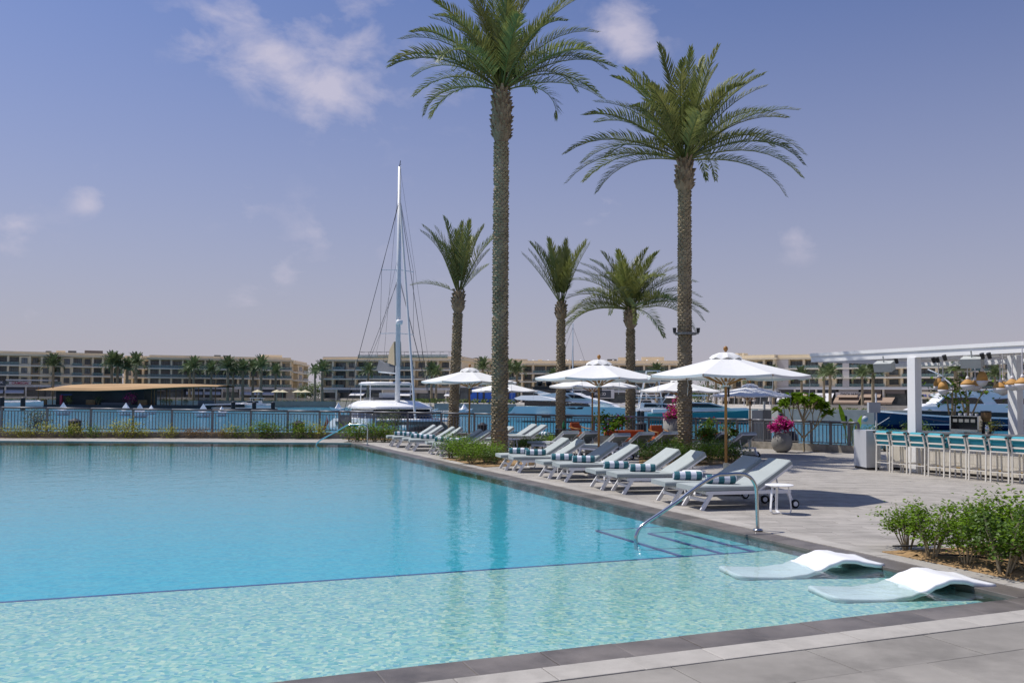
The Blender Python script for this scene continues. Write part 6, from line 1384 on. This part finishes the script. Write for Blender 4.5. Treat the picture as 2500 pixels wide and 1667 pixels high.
t_, *_ = apartments('pale sand apartment block behind the pergola and navy yacht', 2334, 214, 2560, 210, 872, 3, 6, 'bld_sand', gfrac=.345, seed=29)
# facade strips of other colours on the right-hand block
for pa_, pb2, mt in ((2058, 2074, 'bld_violet'), (1888, 1926, 'bld_violet')): MB().box(facade_pt(B5, pa_), facade_pt(B5, pb2), -.5, -.12, g5 + .2, H5 - 1.3).build('facade_strip', mt, B5)
# lettering and awnings that the picture lets one read
def on_shop(bld, px, py, body, size, mat, g_, yoff=-.25):
    z = P(px, py, bld.location.y).z - PZ; return text_part(body, size, mat, bld, (facade_pt(bld, px), yoff, z), (R(90), 0, 0))
def board(bld, pa_, pb2, y0_, y1_, mt, yo=-.55, nm='sign_board', th=.2):
    Y = bld.location.y; z1 = P(pa_, y0_, Y).z - PZ; z0_ = P(pa_, y1_, Y).z - PZ; MB().box(facade_pt(bld, pa_), facade_pt(bld, pb2), yo, yo + th, z0_, z1).build(nm, mt, bld)
board(B1, 22, 76, 930, 939, 'bld_violet', -1.2); on_shop(B1, 49, 934.8, 'CRIMSON', .95, 'sign_red', g1, -1.25)
board(B1, 14, 140, 925, 928, 'shop_white', -1.25)
board(B1, -60, 14, 929, 941, 'shop_dark', -1.2); on_shop(B1, 0, 933, 'OX', .9, 'sign_white', g1, -1.25)
board(B4, 1395, 1500, 950, 972, 'shop_white', -1.1); board(B4, 1397, 1492, 953, 970, 'shop_dark', -1.15, th=.06); on_shop(B4, 1466, 962, 'PINKO', 1.0, 'sign_white', g4, -1.2)
board(B5, 2042, 2107, 958, 972, 'bld_violet', -1.2); on_shop(B5, 2083, 963.5, 'DSQUARED2', .95, 'sign_dark', g5, -1.25)
board(B5, 2218, 2300, 958, 974, 'bld_sand', -1.2); on_shop(B5, 2267, 965.5, 'Sea cafe', 1.15, 'sign_blue', g5, -1.25)
def big_awning(pa_, pb2, y0_, y1_, mt):
    Y = B5.location.y; zt = P(pa_, y0_, Y).z - PZ; zb = P(pa_, y1_, Y).z - PZ; xa, xb = facade_pt(B5, pa_), facade_pt(B5, pb2)
    o = MB().hexa([(xa - .2, -3.4, zb), (xb - .4, -3.4, zb), (xb, -1.0, zt - .1), (xa, -1.0, zt - .1), (xa - .2, -3.4, zb + .08), (xb - .4, -3.4, zb + .08), (xb, -1.0, zt), (xa, -1.0, zt)]).build('awning', mt, B5)
    MB().box(xa - .2, xb - .4, -3.45, -3.405, zb - .35, zb + .05).build('awning_valance', mt, B5); return xa, xb, zb, zt
big_awning(1905, 1965, 960, 978, 'awning_white'); xa, xb, zb, zt = big_awning(1977, 2038, 960, 980, 'awning_white')
big_awning(2042, 2104, 969, 982, 'awning_brown'); big_awning(2116, 2186, 970, 982, 'awning_brown')
# hexagon emblem on the second white awning
xm, zm = facade_pt(B5, 2005), (zb + zt) / 2 + .12; sl_ = math.atan2(zt - zb, 2.4); hx = MB()
for k in range(6):
    a0, a1 = R(60 * k), R(60 * (k + 1)); hx.bar((1.45 * math.cos(a0), .78 * math.sin(a0), 0), (1.45 * math.cos(a1), .78 * math.sin(a1), 0), .12, .04)
hx.build('emblem_frame', 'sign_dark', B5); hxo = B5.children[-1] if False else [o for o in C.objects if o.parent == B5 and o.name.startswith('emblem_frame')][-1]
hxo.location = (xm, -2.25, zm + .1); hxo.rotation_euler = (sl_ * 1.0, 0, 0)
text_part('qp', 1.25, 'sign_dark', B5, (xm, -2.25, zm + .12), (sl_, 0, 0), 'emblem_letters', .02)
# blue panelled pavilion
bp0 = P(1116, 970, 215); t = thing('blue_pavilion', 'shop pavilion with bright blue panels beside the tallest palm', 'building', (bp0.x, bp0.y, PZ)); xw = P(1262, 970, 215).x - bp0.x; hz = P(1116, 943, 215).z - PZ
MB().box(0, xw, .3, 6, 0, hz - .3).build('wall', 'shop_dark', t); MB().box(-.2, xw + .2, -.6, 6.2, hz - .3, hz).build('roof', 'shop_white', t)
for k, (pa_, pb2, mt) in enumerate(((1124, 1142, 'window'), (1147, 1164, 'blue_panel'), (1168, 1178, 'blue_panel'), (1184, 1202, 'blue_panel'), (1206, 1222, 'blue_panel'), (1232, 1240, 'awning_brown'), (1244, 1258, 'blue_panel'))):
    f_ = lambda q: P(q, 970, 215).x - bp0.x; MB().box(f_(pa_), f_(pb2), .1, .29, .2, hz - .5).build('panel', mt, t)
# promenade umbrellas
pu = thing('promenade_umbrella', 'x', 'umbrella', (0, 0, 0), 0, 'cream umbrellas on the far promenade'); MB().lathe([(1.5, 2.3), (1.5, 2.36), (.1, 3.0), (.02, 3.02)], 8).build('canopy', 'cream_cloth', pu); MB().tube([(0, 0, 0), (0, 0, 2.9)], .05, 6).build('pole', 'cream_metal', pu); fq = [True]
for k, (px, Y, lab) in enumerate(((629, 236, 'yellowish cream umbrella on the promenade, alone at the left'), (676, 236, 'cream promenade umbrella, left of the first touching two'), (690, 240, 'cream promenade umbrella, right of the first touching two'), (727, 236, 'cream promenade umbrella, left of the last two'), (745, 234, 'cream promenade umbrella, rightmost'))):
    p = P(px, 960, Y); p.z = PZ; place(pu, p, 0, lab, fq)
cu = thing('closed_umbrella', 'x', 'umbrella', (0, 0, 0), 0, 'folded umbrellas on the right promenade'); MB().lathe([(.32, .9), (.22, 1.6), (.12, 2.5), (.03, 2.7)], 8).build('folded_cloth', 'closed_cloth', cu); MB().tube([(.0, 0, 0), (0, 0, 1.0)], .05, 6).build('pole', 'mast', cu); MB().tube([(0, 0, 2.7), (-.4, 0, 2.85), (-1.6, 0, 2.8), (-1.8, 0, 0)], .04, 5).build('side_arm', 'mast', cu); fq2 = [True]
for k, px in enumerate((1744, 1763, 1778, 1816, 1841, 1879, 1906)): p = P(px, 985, 165); p.z = PZ; place(cu, p, 0, f'folded beige umbrella on the right promenade, {nth(k + 1)} from the left', fq2)
# steps and planters on the right-hand shore
p0 = P(1890, 1020, 122); p1 = P(2115, 1025, 116); t = thing('quay_terrace', 'sandstone stepped terrace on the far right quay', 'terrace', (p0.x, p0.y, SEA - .5)); L = p1.x - p0.x
for k in range(4): MB().box(-k * .5, L, -2 + k * 1.1, 6, k * .45 + .3, k * .45 + .75).build('step', 'sandstone', t)
p0 = P(1040, 1000, 188); t = thing('terrace_planter', 'row of sandstone planter boxes on the shore left of the tallest palm', 'planter', (p0.x, p0.y, SEA)); L = P(1262, 1000, 188).x - p0.x; nbx = 26
pm = MB().box(.03, L / nbx - .03, 0, 1.4, .3, 1.15).mesh('planter_box', 'sandstone')
for k in range(nbx): link('planter_box', pm, t, loc=(k * L / nbx, 0, 0))
p = P(2112, 1022, 105); t = thing('fender_ball', 'grey-blue ball buoy on the quay beside the banana plant', 'buoy', p, 0, None, .7); MB().lathe([(.05, -.5), (.35, -.36), (.5, 0), (.35, .36), (.05, .5)], 14).build('ball', 'bar_panel', t, True); MB().tube([(0, 0, .45), (0, 0, .7)], .06, 6).build('eyelet', 'black', t)
# a green clump of broad-leaved trees behind the closed umbrellas and in the gaps
TR = bush_meshes(6, 6, 1500, .42, 9, 71, base=.25)
for k, (px, py, Y, s, lab) in enumerate(((768, 960, 285, 1.0, 'leafy tree in the gap left of the catamaran'), (745, 962, 270, .8, 'small tree at the end of the left block'), (1705, 970, 190, .75, 'leafy tree right of the wide palm trunk, left one'), (1738, 970, 195, .8, 'leafy tree right of the wide palm trunk, right one'), (1205, 960, 260, .9, 'tree beside the low set-back block, left'), (1275, 960, 255, .9, 'tree beside the low set-back block, right'))):
    p = P(px, py, Y); p.z = PZ; shrub('broadleaf_tree', lab, 'tree', p, TR, 'leaf_olive' if k % 2 else 'leaf_b', k, s)
